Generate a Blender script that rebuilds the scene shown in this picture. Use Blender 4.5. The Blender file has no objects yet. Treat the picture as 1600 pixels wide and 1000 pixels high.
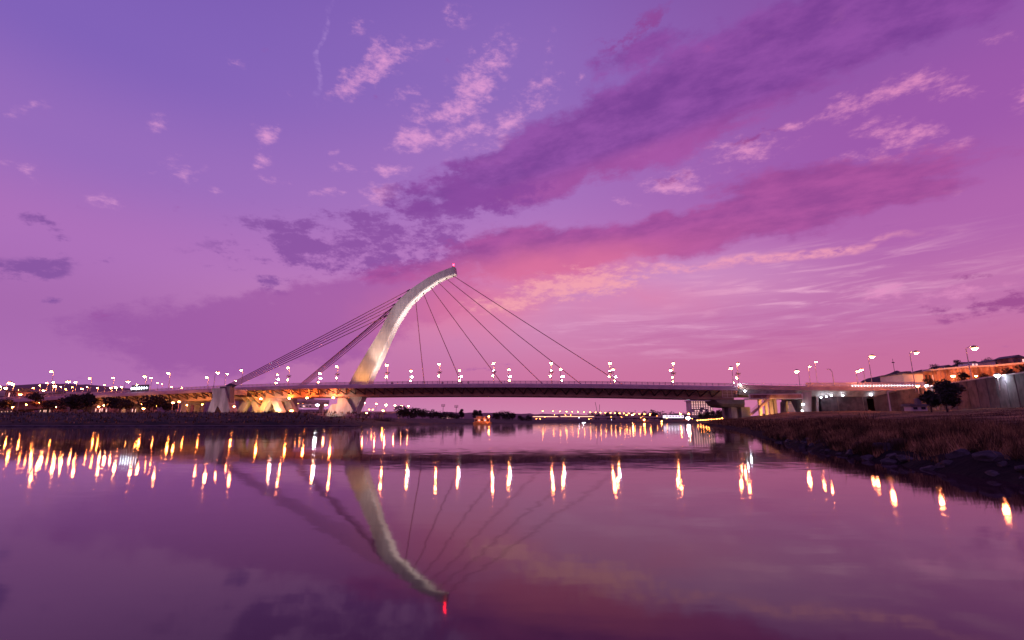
import bpy, math, random
import numpy as np
from mathutils import Vector, Matrix
random.seed(7)
SC = bpy.context.scene
COL = SC.collection
PI = math.pi
HAZE = False

# ------------------------------------------------------------------ camera
F, CAMZ = 760.0, 1.5                     # focal length in photo pixels, eye height above the water
PITCH = math.atan(158.0 / F)
CP, SP = math.cos(PITCH), math.sin(PITCH)
cd = bpy.data.cameras.new('camera')
cam = bpy.data.objects.new('camera', cd); COL.objects.link(cam)
cd.sensor_width = 36.0
cd.lens = 36.0 * F / 1600.0
cd.clip_start, cd.clip_end = 0.1, 12000
cam.location = (0, 0, CAMZ)
cam.rotation_euler = (PI / 2 + PITCH, 0, 0)
SC.camera = cam


def ray(px, py):
    dx, dy = px - 800.0, 500.0 - py
    f = F * CP - dy * SP
    return dx / f, (F * SP + dy * CP) / f


def at(px, py, Y):                       # point of the place at forward distance Y
    u, w = ray(px, py)
    return Vector((u * Y, Y, CAMZ + w * Y))


def azel(px, py):
    u, w = ray(px, py)
    return math.atan2(u, 1.0), math.atan2(w, math.hypot(u, 1.0))


def lin(r, g, b):
    return tuple((c / 255 / 12.92 if c / 255 <= 0.04045 else ((c / 255 + 0.055) / 1.055) ** 2.4) for c in (r, g, b)) + (1.0,)


# ------------------------------------------------------------------ render look
SC.view_settings.view_transform = 'Standard'
SC.view_settings.look = 'None'
SC.view_settings.exposure = 0.0
SC.view_settings.gamma = 1.0
SC.view_settings.use_curve_mapping = False
SC.cycles.use_denoising = True
SC.cycles.sample_clamp_indirect = 1.5
SC.cycles.max_bounces = 6
SC.cycles.caustics_reflective = True
SC.cycles.blur_glossy = 1.0
SC.cycles.caustics_refractive = False


# ------------------------------------------------------------------ node helper
class G:
    """small wrapper that writes shader maths into a node tree"""
    def __init__(self, tree):
        self.t = tree

    def n(self, kind, **kw):
        nd = self.t.nodes.new(kind)
        for k, v in kw.items():
            setattr(nd, k, v)
        return nd

    def put(self, sock, v):
        if isinstance(v, bpy.types.NodeSocket):
            self.t.links.new(v, sock)
        else:
            sock.default_value = v

    def m(self, op, a, b=0.0, c=0.0, clamp=False):
        nd = self.n('ShaderNodeMath', operation=op, use_clamp=clamp)
        for i, v in enumerate((a, b, c)):
            self.put(nd.inputs[i], v)
        return nd.outputs[0]

    def add(self, *a):
        r = a[0]
        for x in a[1:]:
            r = self.m('ADD', r, x)
        return r

    def mul(self, a, b, clamp=False):
        return self.m('MULTIPLY', a, b, clamp=clamp)

    def maxi(self, *a):
        r = a[0]
        for x in a[1:]:
            r = self.m('MAXIMUM', r, x)
        return r

    def step(self, x, lo, hi):
        nd = self.n('ShaderNodeMapRange', interpolation_type='SMOOTHSTEP')
        self.put(nd.inputs['Value'], x)
        nd.inputs['From Min'].default_value = lo
        nd.inputs['From Max'].default_value = hi
        return nd.outputs[0]

    def mix(self, f, a, b, mode='MIX'):
        nd = self.n('ShaderNodeMix', data_type='RGBA', blend_type=mode)
        self.put(nd.inputs[0], f); self.put(nd.inputs[6], a); self.put(nd.inputs[7], b)
        return nd.outputs[2]

    def vec(self, x, y, z=0.0):
        nd = self.n('ShaderNodeCombineXYZ')
        for i, v in enumerate((x, y, z)):
            self.put(nd.inputs[i], v)
        return nd.outputs[0]

    def noise(self, v, scale, detail=4.0, rough=0.55, color=False, dist=0.0):
        nd = self.n('ShaderNodeTexNoise')
        if v is not None:
            self.put(nd.inputs['Vector'], v)
        nd.inputs['Scale'].default_value = scale
        nd.inputs['Detail'].default_value = detail
        nd.inputs['Roughness'].default_value = rough
        nd.inputs['Distortion'].default_value = dist
        return nd.outputs['Color' if color else 'Fac']

    def mapping(self, v, loc=(0, 0, 0), rot=0.0, scale=(1, 1, 1), kind='POINT'):
        nd = self.n('ShaderNodeMapping', vector_type=kind)
        self.put(nd.inputs[0], v)
        nd.inputs[1].default_value = loc
        nd.inputs[2].default_value = (0, 0, rot)
        nd.inputs[3].default_value = scale
        return nd.outputs[0]

    def ramp(self, f, stops, interp='EASE'):
        nd = self.n('ShaderNodeValToRGB')
        self.put(nd.inputs[0], f)
        cr = nd.color_ramp
        cr.interpolation = interp
        while len(cr.elements) < len(stops):
            cr.elements.new(0.5)
        for e, (p, c) in zip(cr.elements, stops):
            e.position = p; e.color = c
        return nd.outputs[0]


# ------------------------------------------------------------------ sky: dusk gradient and cloud streets, laid out by compass direction and height
wd = bpy.data.worlds.new('World'); SC.world = wd
wd.use_nodes = True
wd.node_tree.nodes.clear()
g = G(wd.node_tree)
tc = g.n('ShaderNodeTexCoord').outputs['Generated']
sx = g.n('ShaderNodeSeparateXYZ'); g.put(sx.inputs[0], tc)
dx_, dy_, dz_ = sx.outputs
el = g.m('ARCSINE', g.m('ABSOLUTE', dz_))
az = g.m('ARCTAN2', dx_, dy_)
pos = g.vec(az, el)
# base colours: three vertical ramps blended by direction; stop positions are elevation / 60 degrees


def vramp(rows):
    return g.ramp(g.m('DIVIDE', el, math.radians(60)), [(e / 60.0, lin(*c)) for e, c in rows])


r_left = vramp([(0, (184, 122, 186)), (4, (174, 108, 180)), (9, (168, 104, 176)), (16, (174, 112, 188)), (24, (152, 108, 190)), (33, (130, 98, 187)), (48, (116, 86, 178))])
r_mid = vramp([(0, (214, 138, 176)), (4, (208, 118, 164)), (12, (214, 140, 186)), (18, (190, 124, 194)), (28, (168, 116, 193)), (38, (146, 108, 190)), (52, (128, 94, 180))])
r_right = vramp([(0, (206, 116, 162)), (5, (200, 108, 158)), (11, (194, 114, 174)), (17, (178, 100, 174)), (26, (158, 88, 172)), (36, (142, 84, 168)), (52, (118, 74, 155))])
fl = g.step(az, math.radians(-50), math.radians(8))
fr = g.step(az, math.radians(-4), math.radians(42))
col = g.mix(fr, g.mix(fl, r_left, r_mid), r_right)

# cloud plane coordinates: streets run towards the left part of the horizon
zz = g.add(dz_, 0.16)
q = g.vec(g.m('DIVIDE', dx_, zz), g.m('DIVIDE', dy_, zz))
STREET = math.radians(-62)
qs = g.mapping(q, rot=-(PI / 2 - STREET), scale=(1, 1, 1))
n_street = g.noise(g.mapping(qs, scale=(0.9, 2.2, 1)), 1.5, 6, 0.62)
n_fine = g.noise(g.mapping(qs, scale=(1.3, 2.0, 1), loc=(3, 7, 0)), 4.5, 5, 0.65)
n_puff = g.noise(g.mapping(pos, rot=math.radians(-14), scale=(1, 1.9, 1), loc=(1.7, 4.2, 0)), 13.0, 7, 0.70)
n_rip = g.noise(g.mapping(pos, rot=math.radians(24), scale=(1.0, 2.4, 1), loc=(5.1, 0.3, 0)), 40.0, 4, 0.65)
wn = g.noise(pos, 5.0, 4, 0.6, color=True)
sw = g.n('ShaderNodeVectorMath', operation='SUBTRACT'); g.put(sw.inputs[0], wn); sw.inputs[1].default_value = (0.5, 0.5, 0.5)
sc_ = g.n('ShaderNodeVectorMath', operation='MULTIPLY'); g.put(sc_.inputs[0], sw.outputs[0]); sc_.inputs[1].default_value = (0.20, 0.10, 0)
ad = g.n('ShaderNodeVectorMath', operation='ADD'); g.put(ad.inputs[0], pos); g.put(ad.inputs[1], sc_.outputs[0])
wpos = ad.outputs[0]


def blob(cx, cy, rx, ry, slope=0.0, v=None):
    """soft elliptical cloud cell; slope = rise per run of its long axis as seen facing it"""
    a0, e0 = azel(cx, cy)
    k = 1 / math.hypot(1, slope)
    a1, e1 = azel(cx + rx * k, cy - rx * k * slope)
    a2, e2 = azel(cx - rx * k, cy + rx * k * slope)
    L = math.hypot(a1 - a2, e1 - e2) / 2
    ang = math.atan2(e1 - e2, a1 - a2)
    b1, f1 = azel(cx - ry * k * slope, cy - ry * k)
    R = max(1e-3, abs(-(b1 - a0) * math.sin(ang) + (f1 - e0) * math.cos(ang)))
    mp = g.mapping(v if v is not None else wpos, loc=(a0, e0, 0), rot=ang, scale=(L, R, 1), kind='TEXTURE')
    gr = g.n('ShaderNodeTexGradient', gradient_type='SPHERICAL')
    g.put(gr.inputs[0], mp)
    return gr.outputs['Fac']


def field(blobs, **k):
    return g.maxi(*[g.mul(blob(*b[:-1], **k), b[-1]) if b[-1] != 1 else blob(*b[:-1], **k) for b in blobs])


def cut(f, noise, amp, lo, hi):
    """cloud cover: the soft field eaten into by noise"""
    return g.step(g.add(f, g.mul(g.add(noise, -0.5), amp)), lo, hi)


# --- pale lavender opening low in the middle right, and fine cirrus streaks
c_open = g.step(field([(1060, 440, 330, 75, 0.05, 1)], v=pos), 0.0, 0.9)
col = g.mix(g.mul(c_open, 0.55), col, lin(222, 158, 204))
n_cir = g.noise(g.mapping(pos, rot=math.radians(-7), scale=(1, 9, 1)), 7.0, 5, 0.6, dist=0.6)
c_cir = g.mul(field([(1250, 455, 420, 95, 0.08, 1), (1010, 520, 330, 50, -0.06, 0.9)], v=pos), g.step(n_cir, 0.47, 0.75))
col = g.mix(g.mul(c_cir, 1.1, clamp=True), col, lin(234, 168, 206))
c_cird = g.mul(field([(1200, 520, 460, 60, 0.0, 1)], v=pos), g.step(n_cir, 0.52, 0.30))
col = g.mix(g.mul(c_cird, 0.5), col, lin(182, 84, 152))

# --- scattered pink puffs
puffs = field([(590, 102, 110, 42, 0.45, 1.0), (620, 85, 70, 24, 0.5, .9), (745, 120, 110, 50, 0.7, .95), (700, 160, 90, 34, 0.55, .95), (790, 180, 90, 34, 0.4, .95), (715, 200, 80, 30, 0.4, .95), (765, 225, 90, 22, 0.3, .8), (660, 215, 60, 30, 0.4, .9),
               (285, 255, 52, 28, 0.1, .9), (230, 265, 28, 14, 0, .7), (412, 205, 34, 40, 0, .85), (412, 240, 34, 30, 0, .9), (442, 273, 36, 14, 0, .8),
               (240, 182, 34, 22, 0, .6), (25, 272, 44, 24, 0, .75), (150, 306, 60, 20, -.2, .7), (90, 180, 30, 14, 0, .6), (530, 262, 40, 14, 0, .8),
               (615, 265, 60, 16, 0.05, .9), (585, 300, 70, 24, 0.2, .95), (580, 32, 36, 26, 0.3, .7), (720, 20, 40, 40, 0, .6), (505, 300, 40, 10, 0, .7),
               (850, 135, 36, 20, 0.3, .8), (855, 90, 18, 50, 0, .6), (1165, 240, 120, 40, 0.1, 1), (1048, 280, 70, 34, 0.1, 1), (980, 306, 30, 16, 0, .8),
               (1325, 165, 70, 40, 0.6, 1.0), (1395, 150, 90, 26, 0.5, 1.0), (1440, 130, 80, 20, 0.5, .9), (1410, 215, 90, 30, -0.1, 1.05), (1395, 250, 60, 22, 0.1, .9), (1490, 230, 60, 24, 0.1, .9),
               (1480, 140, 90, 24, 0.35, .75), (1585, 130, 60, 40, 0.3, .8), (1340, 250, 60, 14, 0.3, .7), (1465, 300, 90, 16, 0.3, .8),
               (1395, 460, 100, 22, 0.12, .9), (1500, 465, 130, 24, 0.1, .9), (1180, 415, 10, 4, 0, .1), (660, 60, 40, 16, .4, .7), (835, 165, 50, 18, .5, .75), (905, 128, 26, 16, .3, .7), (640, 145, 40, 16, .4, .7), (1250, 200, 50, 14, .3, .7), (1540, 60, 60, 18, .4, .6), (1180, 60, 50, 20, .5, .55), (1325, 15, 40, 20, .5, .6), (340, 290, 34, 14, 0, .55), (520, 235, 20, 12, 0, .6), (370, 115, 30, 18, 0, .5), (450, 130, 26, 14, .2, .5), (55, 185, 40, 14, 0, .5), (760, 262, 60, 16, .2, .8), (1010, 225, 60, 14, .3, .5)])
c_puff = g.mul(g.step(puffs, 0.0, 0.42), cut(puffs, g.add(g.mul(n_puff, 0.62), g.mul(n_rip, 0.38)), 4.6, 0.20, 1.45))
col = g.mix(g.mul(c_puff, 0.95), col, g.mix(fr, lin(226, 156, 212), lin(230, 145, 196)))

# --- the two long dark cloud bands, their ragged puffs on the left, and the low bank
band1 = field([(1060, 165, 580, 112, 0.36, 1.35), (800, 275, 290, 80, 0.30, 1.15), (1330, 50, 440, 95, 0.30, 1.25), (900, 225, 240, 70, .32, 1.2), (1010, 75, 170, 44, 0.5, .75), (690, 300, 150, 55, 0.2, .9)])
n_edge = g.add(g.mul(n_street, 0.45), g.mul(n_fine, 0.22), g.mul(n_puff, 0.33))
c_b1 = cut(band1, n_edge, 3.1, 0.24, 0.66)
low1 = g.step(field([(1010, 258, 420, 48, 0.29, 1)], v=pos), 0.05, 0.7)
d1 = g.mix(g.step(n_fine, .3, .7), lin(118, 58, 146), lin(150, 80, 168))
d1 = g.mix(g.mul(low1, 0.6), d1, lin(180, 86, 164))
col = g.mix(g.mul(c_b1, 0.88), col, d1)
rag = field([(610, 355, 330, 90, 0.22, .85), (480, 378, 90, 24, .15, .9), (505, 400, 80, 26, .1, .9), (640, 320, 90, 26, .2, .9), (700, 290, 110, 34, .3, .95), (590, 375, 80, 22, .25, .85), (1170, 220, 80, 18, .2, .7), (1040, 270, 40, 18, 0, .65), (985, 45, 120, 34, .4, .6), (520, 395, 170, 60, 0.1, .85), (700, 330, 240, 70, 0.25, .9), (34, 341, 40, 18, -.3, .85), (70, 368, 40, 14, -.4, .6), (45, 415, 90, 30, 0.2, .75),
             (92, 459, 50, 14, 0, .6), (165, 402, 40, 14, 0, .4), (420, 445, 60, 30, 0, .7), (360, 410, 60, 24, 0, .45), (620, 410, 230, 44, 0.1, .75), (1560, 482, 170, 34, 0.06, .8), (1530, 440, 60, 10, 0, .6)])
c_rag = g.mul(g.step(rag, 0.0, 0.4), cut(rag, n_puff, 4.0, 0.25, 0.85))
col = g.mix(g.mul(c_rag, 0.8), col, g.mix(fr, g.mix(fl, lin(128, 78, 158), lin(140, 72, 160)), lin(150, 62, 140)))
bank = field([(420, 520, 330, 75, 0.03, 1), (590, 480, 240, 70, 0.1, .9)])
c_bank = cut(bank, n_puff, 0.9, 0.12, 0.42)
col = g.mix(g.mul(c_bank, 0.7), col, g.mix(fl, lin(150, 84, 164), lin(168, 80, 160)))
band2 = field([(1130, 348, 440, 56, 0.17, 1.5), (860, 392, 260, 60, 0.12, 1.3), (1300, 318, 250, 40, 0.14, 1.4), (1230, 298, 190, 46, 0.0, .9), (690, 425, 200, 45, 0.06, .8)])
c_b2 = cut(band2, n_edge, 2.5, 0.22, 0.64)
d2 = g.mix(g.step(n_fine, .3, .7), lin(150, 70, 148), lin(176, 84, 160))
low2 = g.step(field([(900, 418, 380, 46, 0.15, 1)], v=pos), 0.0, 0.8)
d2 = g.mix(g.mul(low2, 0.7), d2, lin(206, 98, 158))
col = g.mix(g.mul(c_b2, 0.92), col, d2)
# --- rose glow under the second band and the bright streak at its edge
glow = g.step(field([(840, 425, 260, 60, 0.12, 1), (735, 478, 220, 85, 0.15, 1.0), (1000, 470, 260, 50, 0.05, .5)]), 0.0, 0.9)
col = g.mix(g.mul(glow, 0.65), col, lin(230, 120, 158))
flk = field([(900, 445, 210, 42, 0.14, 1), (790, 475, 120, 26, 0.05, .9)], v=pos)
c_flk = g.mul(g.step(flk, 0.0, 0.5), cut(flk, g.add(g.mul(n_puff, .4), g.mul(n_rip, .6)), 2.8, 0.3, 0.95))
col = g.mix(g.mul(c_flk, 0.8), col, lin(250, 168, 178))
strk = g.step(field([(1240, 402, 230, 12, 0.10, 1), (1080, 413, 110, 9, 0.02, .8)]), 0.0, 0.7)
strk = g.mul(strk, g.step(n_rip, .3, .6))
col = g.mix(g.mul(strk, 0.8), col, lin(244, 160, 186))
trail = g.mul(g.step(blob(503, 75, 95, 7, 5.0), 0.0, 0.8), g.step(n_rip, 0.35, 0.7))
col = g.mix(g.mul(trail, 0.4), col, lin(190, 150, 220))

# a faint physical dusk sky adds its own tint
nis = g.n('ShaderNodeTexSky', sky_type='NISHITA', sun_disc=False)
nis.sun_elevation = math.radians(1.0)
nis.sun_rotation = math.radians(80)
tot = g.mix(1.0, col, g.mix(1.0, nis.outputs[0], (0.008, 0.008, 0.008, 1), 'MULTIPLY'), 'ADD')
bg = g.n('ShaderNodeBackground'); g.put(bg.inputs[0], tot); bg.inputs[1].default_value = 0.97
g.put(g.n('ShaderNodeOutputWorld').inputs[0], bg.outputs[0])
wd.cycles.sampling_method = 'MANUAL'
wd.cycles.sample_map_resolution = 512

# last light of the sun, already at the horizon
sl = bpy.data.lights.new('sun', 'SUN'); sl.energy = 0.06; sl.angle = math.radians(8); sl.color = (1, 0.55, 0.5)
so = bpy.data.objects.new('sun', sl); COL.objects.link(so)
so.rotation_euler = (math.radians(86), 0, math.radians(100))


# ================================================================== materials
def material(name):
    m = bpy.data.materials.new(name); m.use_nodes = True
    return m, m.node_tree.nodes['Principled BSDF'], G(m.node_tree)


def surf(name, c1, c2, scale=0.6, rough=0.8, detail=5, bump=0.0, metal=0.0, stretch=(1, 1, 1), lo=0.35, hi=0.65):
    m, b, gg = material(name)
    co = gg.n('ShaderNodeTexCoord').outputs['Object']
    co = gg.mapping(co, scale=stretch)
    f = gg.step(gg.noise(co, scale, detail, 0.6), lo, hi)
    gg.put(b.inputs['Base Color'], gg.mix(f, tuple(c1) + (1,), tuple(c2) + (1,)))
    b.inputs['Roughness'].default_value = rough
    b.inputs['Metallic'].default_value = metal
    if bump:
        bp_ = gg.n('ShaderNodeBump'); bp_.inputs['Strength'].default_value = 0.6; bp_.inputs['Distance'].default_value = bump
        gg.put(bp_.inputs['Height'], gg.noise(co, scale * 3, 4, 0.6)); gg.put(b.inputs['Normal'], bp_.outputs[0])
    return m


def glow_mat(name, color, strength):
    m, b, gg = material(name)
    b.inputs['Base Color'].default_value = (0.8, 0.8, 0.8, 1)
    b.inputs['Emission Color'].default_value = tuple(color) + (1,)
    b.inputs['Emission Strength'].default_value = strength
    return m


M = {}
M['concrete'] = surf('concrete', (.22, .20, .19), (.40, .375, .35), 0.4, .85, stretch=(1, 1, .25), detail=8)
M['pale_concrete'] = surf('pale_concrete', (.34, .32, .30), (.54, .52, .50), 0.4, .8, stretch=(1, 1, .25), detail=8)
M['dark_concrete'] = surf('dark_concrete', (.10, .09, .085), (.16, .145, .14), 0.3, .9, stretch=(1, 1, .4))
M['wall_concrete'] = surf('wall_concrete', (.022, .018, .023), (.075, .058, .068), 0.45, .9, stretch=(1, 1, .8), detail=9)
M['deck_steel'] = surf('deck_steel', (.40, .25, .19), (.52, .34, .25), 0.2, .6)
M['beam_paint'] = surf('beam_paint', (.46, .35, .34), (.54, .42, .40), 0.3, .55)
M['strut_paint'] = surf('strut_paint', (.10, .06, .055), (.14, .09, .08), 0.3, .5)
M['asphalt'] = surf('asphalt', (.045, .043, .042), (.06, .057, .055), 1.0, .9)
M['rail_metal'] = surf('rail_metal', (.50, .38, .34), (.60, .46, .42), 1.0, .5)
M['cable_sheath'] = surf('cable_sheath', (.14, .035, .052), (.18, .045, .065), 0.5, .5)
M['pole_metal'] = surf('pole_metal', (.28, .26, .25), (.36, .33, .32), 1.0, .45, metal=.4)
M['dark_metal'] = surf('dark_metal', (.05, .045, .05), (.08, .07, .075), 1.0, .5, metal=.3)
M['rock'] = surf('rock', (.018, .015, .017), (.05, .042, .045), 2.2, .85, bump=.05)
M['bark'] = surf('bark', (.035, .025, .02), (.06, .045, .035), 2.0, .9)
M['leaf'] = surf('leaf', (.018, .022, .010), (.05, .055, .022), 0.35, .8)
M['leaf_dark'] = surf('leaf_dark', (.012, .014, .009), (.030, .032, .016), 0.3, .85)
M['hill_wood'] = surf('hill_wood', (.018, .018, .014), (.05, .042, .03), 0.03, .9, detail=8)
M['hill_far'] = surf('hill_far', (.16, .08, .075), (.24, .12, .10), 0.004, .95, detail=6)  # red-brown of the city glow is put into the base colour
M['brick'] = surf('brick', (.13, .06, .04), (.42, .24, .17), 0.22, .9, detail=9, stretch=(1, 1, .8), lo=.38, hi=.62)
M['plaster'] = surf('plaster', (.42, .36, .33), (.56, .50, .46), 0.1, .85)
M['white_paint'] = surf('white_paint', (.68, .66, .64), (.78, .76, .74), 0.5, .6)
M['boat_paint'] = surf('boat_paint', (.55, .36, .12), (.70, .48, .18), 0.5, .6)
M['sand'] = surf('sand', (.12, .085, .065), (.22, .16, .12), 0.25, .95)
M['glass_dark'] = surf('glass_dark', (.02, .02, .03), (.04, .04, .05), 1, .15)
WARM, WHITE, ORANGE, RED = (1, .23, .075), (.80, .86, 1), (1, .18, .03), (1, .006, .012)
M['lamp_warm'] = glow_mat('lamp_warm', WARM, 760)
M['lamp_warm_soft'] = glow_mat('lamp_warm_soft', WARM, 480)
M['lamp_orange'] = glow_mat('lamp_orange', ORANGE, 560)
M['lamp_dim_white'] = glow_mat('lamp_dim_white', WHITE, 48)
M['trail_led'] = glow_mat('trail_led', WHITE, 14)
M['amber_glow'] = glow_mat('amber_glow', (1, .36, .12), 2.6)
M['frost_glow'] = glow_mat('frost_glow', (.75, .7, 1), 1.6)
M['lamp_bank'] = glow_mat('lamp_bank', WHITE, 7)
M['lamp_white'] = glow_mat('lamp_white', WHITE, 110)
M['lamp_flood'] = glow_mat('lamp_flood', WHITE, 420)
M['lamp_red'] = glow_mat('lamp_red', RED, 75)
M['lamp_far'] = glow_mat('lamp_far', (1, .27, .04), 90)
M['lamp_far_white'] = glow_mat('lamp_far_white', WHITE, 45)
M['window_lit'] = glow_mat('window_lit', (1, .52, .42), 1.3)
M['strip_light'] = glow_mat('strip_light', (1, .40, .25), 4)
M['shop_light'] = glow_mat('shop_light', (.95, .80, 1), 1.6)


# ================================================================== mesh builder
class MB:
    def __init__(self):
        self.v, self.f = [], []

    def poly(self, pts):
        b = len(self.v); self.v += [tuple(p) for p in pts]; self.f.append(tuple(range(b, b + len(pts))))

    def loft(self, rings, close=True, caps=True):
        b = len(self.v); n = len(rings[0])
        for r in rings:
            self.v += [tuple(p) for p in r]
        for i in range(len(rings) - 1):
            for j in range(n if close else n - 1):
                k = (j + 1) % n
                self.f.append((b + i * n + j, b + i * n + k, b + (i + 1) * n + k, b + (i + 1) * n + j))
        if caps and close:
            self.f.append(tuple(b + j for j in reversed(range(n))))
            e = b + (len(rings) - 1) * n
            self.f.append(tuple(e + j for j in range(n)))
        return self

    def box(self, c, size, rz=0.0):
        x, y, z = (s / 2 for s in size)
        cr, sr = math.cos(rz), math.sin(rz)
        def P(a, b_, d):
            return (c[0] + a * cr - b_ * sr, c[1] + a * sr + b_ * cr, c[2] + d)
        lo = [P(-x, -y, -z), P(x, -y, -z), P(x, y, -z), P(-x, y, -z)]
        hi = [P(-x, -y, z), P(x, -y, z), P(x, y, z), P(-x, y, z)]
        return self.loft([lo, hi])

    def beam(self, p, q, w, h=None):
        p, q = Vector(p), Vector(q); h = h or w
        d = (q - p).normalized()
        s = d.cross(Vector((0, 0, 1)))
        s = s.normalized() if s.length > 1e-4 else Vector((1, 0, 0))
        u = s.cross(d)
        off = [(-w / 2, -h / 2), (w / 2, -h / 2), (w / 2, h / 2), (-w / 2, h / 2)]
        return self.loft([[p + s * a + u * b for a, b in off], [q + s * a + u * b for a, b in off]])

    def tube(self, pts, r, n=8):
        pts = [Vector(p) for p in pts]
        rr = r if isinstance(r, (list, tuple)) else [r] * len(pts)
        rings = []
        for i, p in enumerate(pts):
            d = (pts[min(i + 1, len(pts) - 1)] - pts[max(i - 1, 0)]).normalized()
            s = d.cross(Vector((0, 0, 1)))
            if s.length < 1e-3:
                s = Vector((1, 0, 0))
            s.normalize(); u = s.cross(d)
            rings.append([p + (s * math.cos(a) + u * math.sin(a)) * rr[i] for a in (2 * PI * k / n for k in range(n))])
        return self.loft(rings)

    def ball(self, c, r, sz=(1, 1, 1), nu=10, nv=6):
        rings = []
        for i in range(nv + 1):
            th = PI * i / nv
            q_ = max(math.sin(th), 0.02)
            rings.append([(c[0] + r * sz[0] * q_ * math.cos(2 * PI * k / nu), c[1] + r * sz[1] * q_ * math.sin(2 * PI * k / nu), c[2] - r * sz[2] * math.cos(th)) for k in range(nu)])
        return self.loft(rings)

    def prism(self, poly_a, poly_b):
        return self.loft([poly_a, poly_b])

    def build(self, name, mat, parent=None, smooth=False):
        me = bpy.data.meshes.new(name)
        o0 = Vector((0, 0, 0))
        p = parent
        while p is not None:                       # vertices are given in world space; parents are unrotated
            o0 += Vector(p.location); p = p.parent
        me.from_pydata([(v[0] - o0.x, v[1] - o0.y, v[2] - o0.z) for v in self.v], [], self.f)
        me.update()
        import bmesh
        bm = bmesh.new(); bm.from_mesh(me); bmesh.ops.recalc_face_normals(bm, faces=bm.faces); bm.to_mesh(me); bm.free()
        if smooth:
            for p_ in me.polygons:
                p_.use_smooth = True
        o = bpy.data.objects.new(name, me); COL.objects.link(o)
        if mat is not None:
            me.materials.append(M[mat] if isinstance(mat, str) else mat)
        if parent is not None:
            o.parent = parent
        return o


def thing(name, label, cat, loc=(0, 0, 0), group=None):
    o = bpy.data.objects.new(name, None); COL.objects.link(o)
    o.empty_display_size = 0.5
    o.location = loc; o['label'] = label; o['category'] = cat
    if group:
        o['group'] = group
    return o


def tag(o, label, cat, group=None):
    o['label'] = label; o['category'] = cat
    if group:
        o['group'] = group
    return o


def struct(o, kind='structure'):
    o['kind'] = kind
    return o


ORD = ['first', 'second', 'third', 'fourth', 'fifth', 'sixth', 'seventh', 'eighth', 'ninth', 'tenth', 'eleventh', 'twelfth', 'thirteenth', 'fourteenth', 'fifteenth',
       'sixteenth', 'seventeenth', 'eighteenth', 'nineteenth', 'twentieth']

# ================================================================== water, riverbed and banks
mw, bw, gw = material('river_water')
bw.inputs['Base Color'].default_value = (.030, .008, .016, 1)
bw.inputs['Roughness'].default_value = 0.046
bw.inputs['IOR'].default_value = 1.42
bw.inputs['Specular Tint'].default_value = (1, .80, .84, 1)
gp = gw.n('ShaderNodeNewGeometry').outputs['Position']
# ripples: small slopes added straight to the surface normal, so that far water scatters as much as near water
def slopes(scale, sx, sy, detail, ax, ay):
    c = gw.noise(gw.mapping(gp, scale=(sx, sy, 1)), scale, detail, .55, color=True)
    sp = gw.n('ShaderNodeSeparateColor'); gw.put(sp.inputs[0], c)
    return gw.mul(gw.add(sp.outputs[0], -.5), ax), gw.mul(gw.add(sp.outputs[1], -.5), ay)


a1, b1 = slopes(4.6, .32, 1.0, 3, .011, .024)
a2, b2 = slopes(1.0, .22, .5, 2, .006, .010)
gst = gw.noise(gw.mapping(gp, scale=(.012, .05, 1)), 1.0, 3, .5)      # calmer and rougher lanes
amp = gw.add(.55, gw.mul(gw.step(gst, .35, .7), .9))
nx, ny = gw.mul(gw.add(a1, a2), amp), gw.mul(gw.add(b1, b2), amp)
nv_ = gw.n('ShaderNodeVectorMath', operation='NORMALIZE'); gw.put(nv_.inputs[0], gw.vec(nx, ny, 1.0))
gw.put(bw.inputs['Normal'], nv_.outputs[0])
M['water'] = mw
b = MB(); b.poly([(-1500, -80, 0), (1500, -80, 0), (1500, 1300, 0), (-1500, 1300, 0)])
struct(b.build('water', 'water'))
b = MB(); b.poly([(-4600, -500, -3), (4600, -500, -3), (4600, 3400, -3), (-4600, 3400, -3)])
struct(b.build('ground', 'sand'))

# grass ground: dark turf with mown rows of dry straw
mg, bgd, gg_ = material('bank_turf')
gp = gg_.n('ShaderNodeNewGeometry').outputs['Position']
t1 = gg_.step(gg_.noise(gg_.mapping(gp, rot=math.radians(42), scale=(.10, .75, .75)), 1.0, 6, .62), .40, .62)
t2 = gg_.noise(gp, 5.0, 5, .7)
t3 = gg_.step(gg_.noise(gp, .07, 3, .5), .35, .65)
c_ = gg_.mix(gg_.mul(t1, gg_.add(.35, t3)), (.030, .019, .009, 1), (.46, .27, .12, 1))
c_ = gg_.mix(gg_.step(t2, .35, .7), c_, gg_.mix(.5, c_, (.012, .010, .006, 1)))
sz_ = gg_.n('ShaderNodeSeparateXYZ'); gg_.put(sz_.inputs[0], gp)
wet = gg_.step(gg_.add(sz_.outputs[2], gg_.mul(gg_.add(t2, -.5), .7)), .95, .45)   # damp mud by the waterline
c_ = gg_.mix(wet, c_, (.013, .010, .010, 1))
gg_.put(bgd.inputs['Base Color'], c_)
bgd.inputs['Roughness'].default_value = 0.95
bgd.inputs['Specular IOR Level'].default_value = 0.1
bb_ = gg_.n('ShaderNodeBump'); bb_.inputs['Distance'].default_value = .12; bb_.inputs['Strength'].default_value = .8
gg_.put(bb_.inputs['Height'], gg_.add(t2, t1)); gg_.put(bgd.inputs['Normal'], bb_.outputs[0])
M['turf'] = mg

from mathutils import noise as mno


def nz(x, y, s, seed=0.0):
    return mno.noise(Vector((x / s, y / s, seed)))


def resample(pts, step):
    out = []
    for (a, b_) in zip(pts[:-1], pts[1:]):
        a, b_ = Vector(a), Vector(b_)
        n = max(1, int((b_ - a).length / step(a)))
        out += [a.lerp(b_, i / n) for i in range(n)]
    return out + [Vector(pts[-1])]


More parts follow.
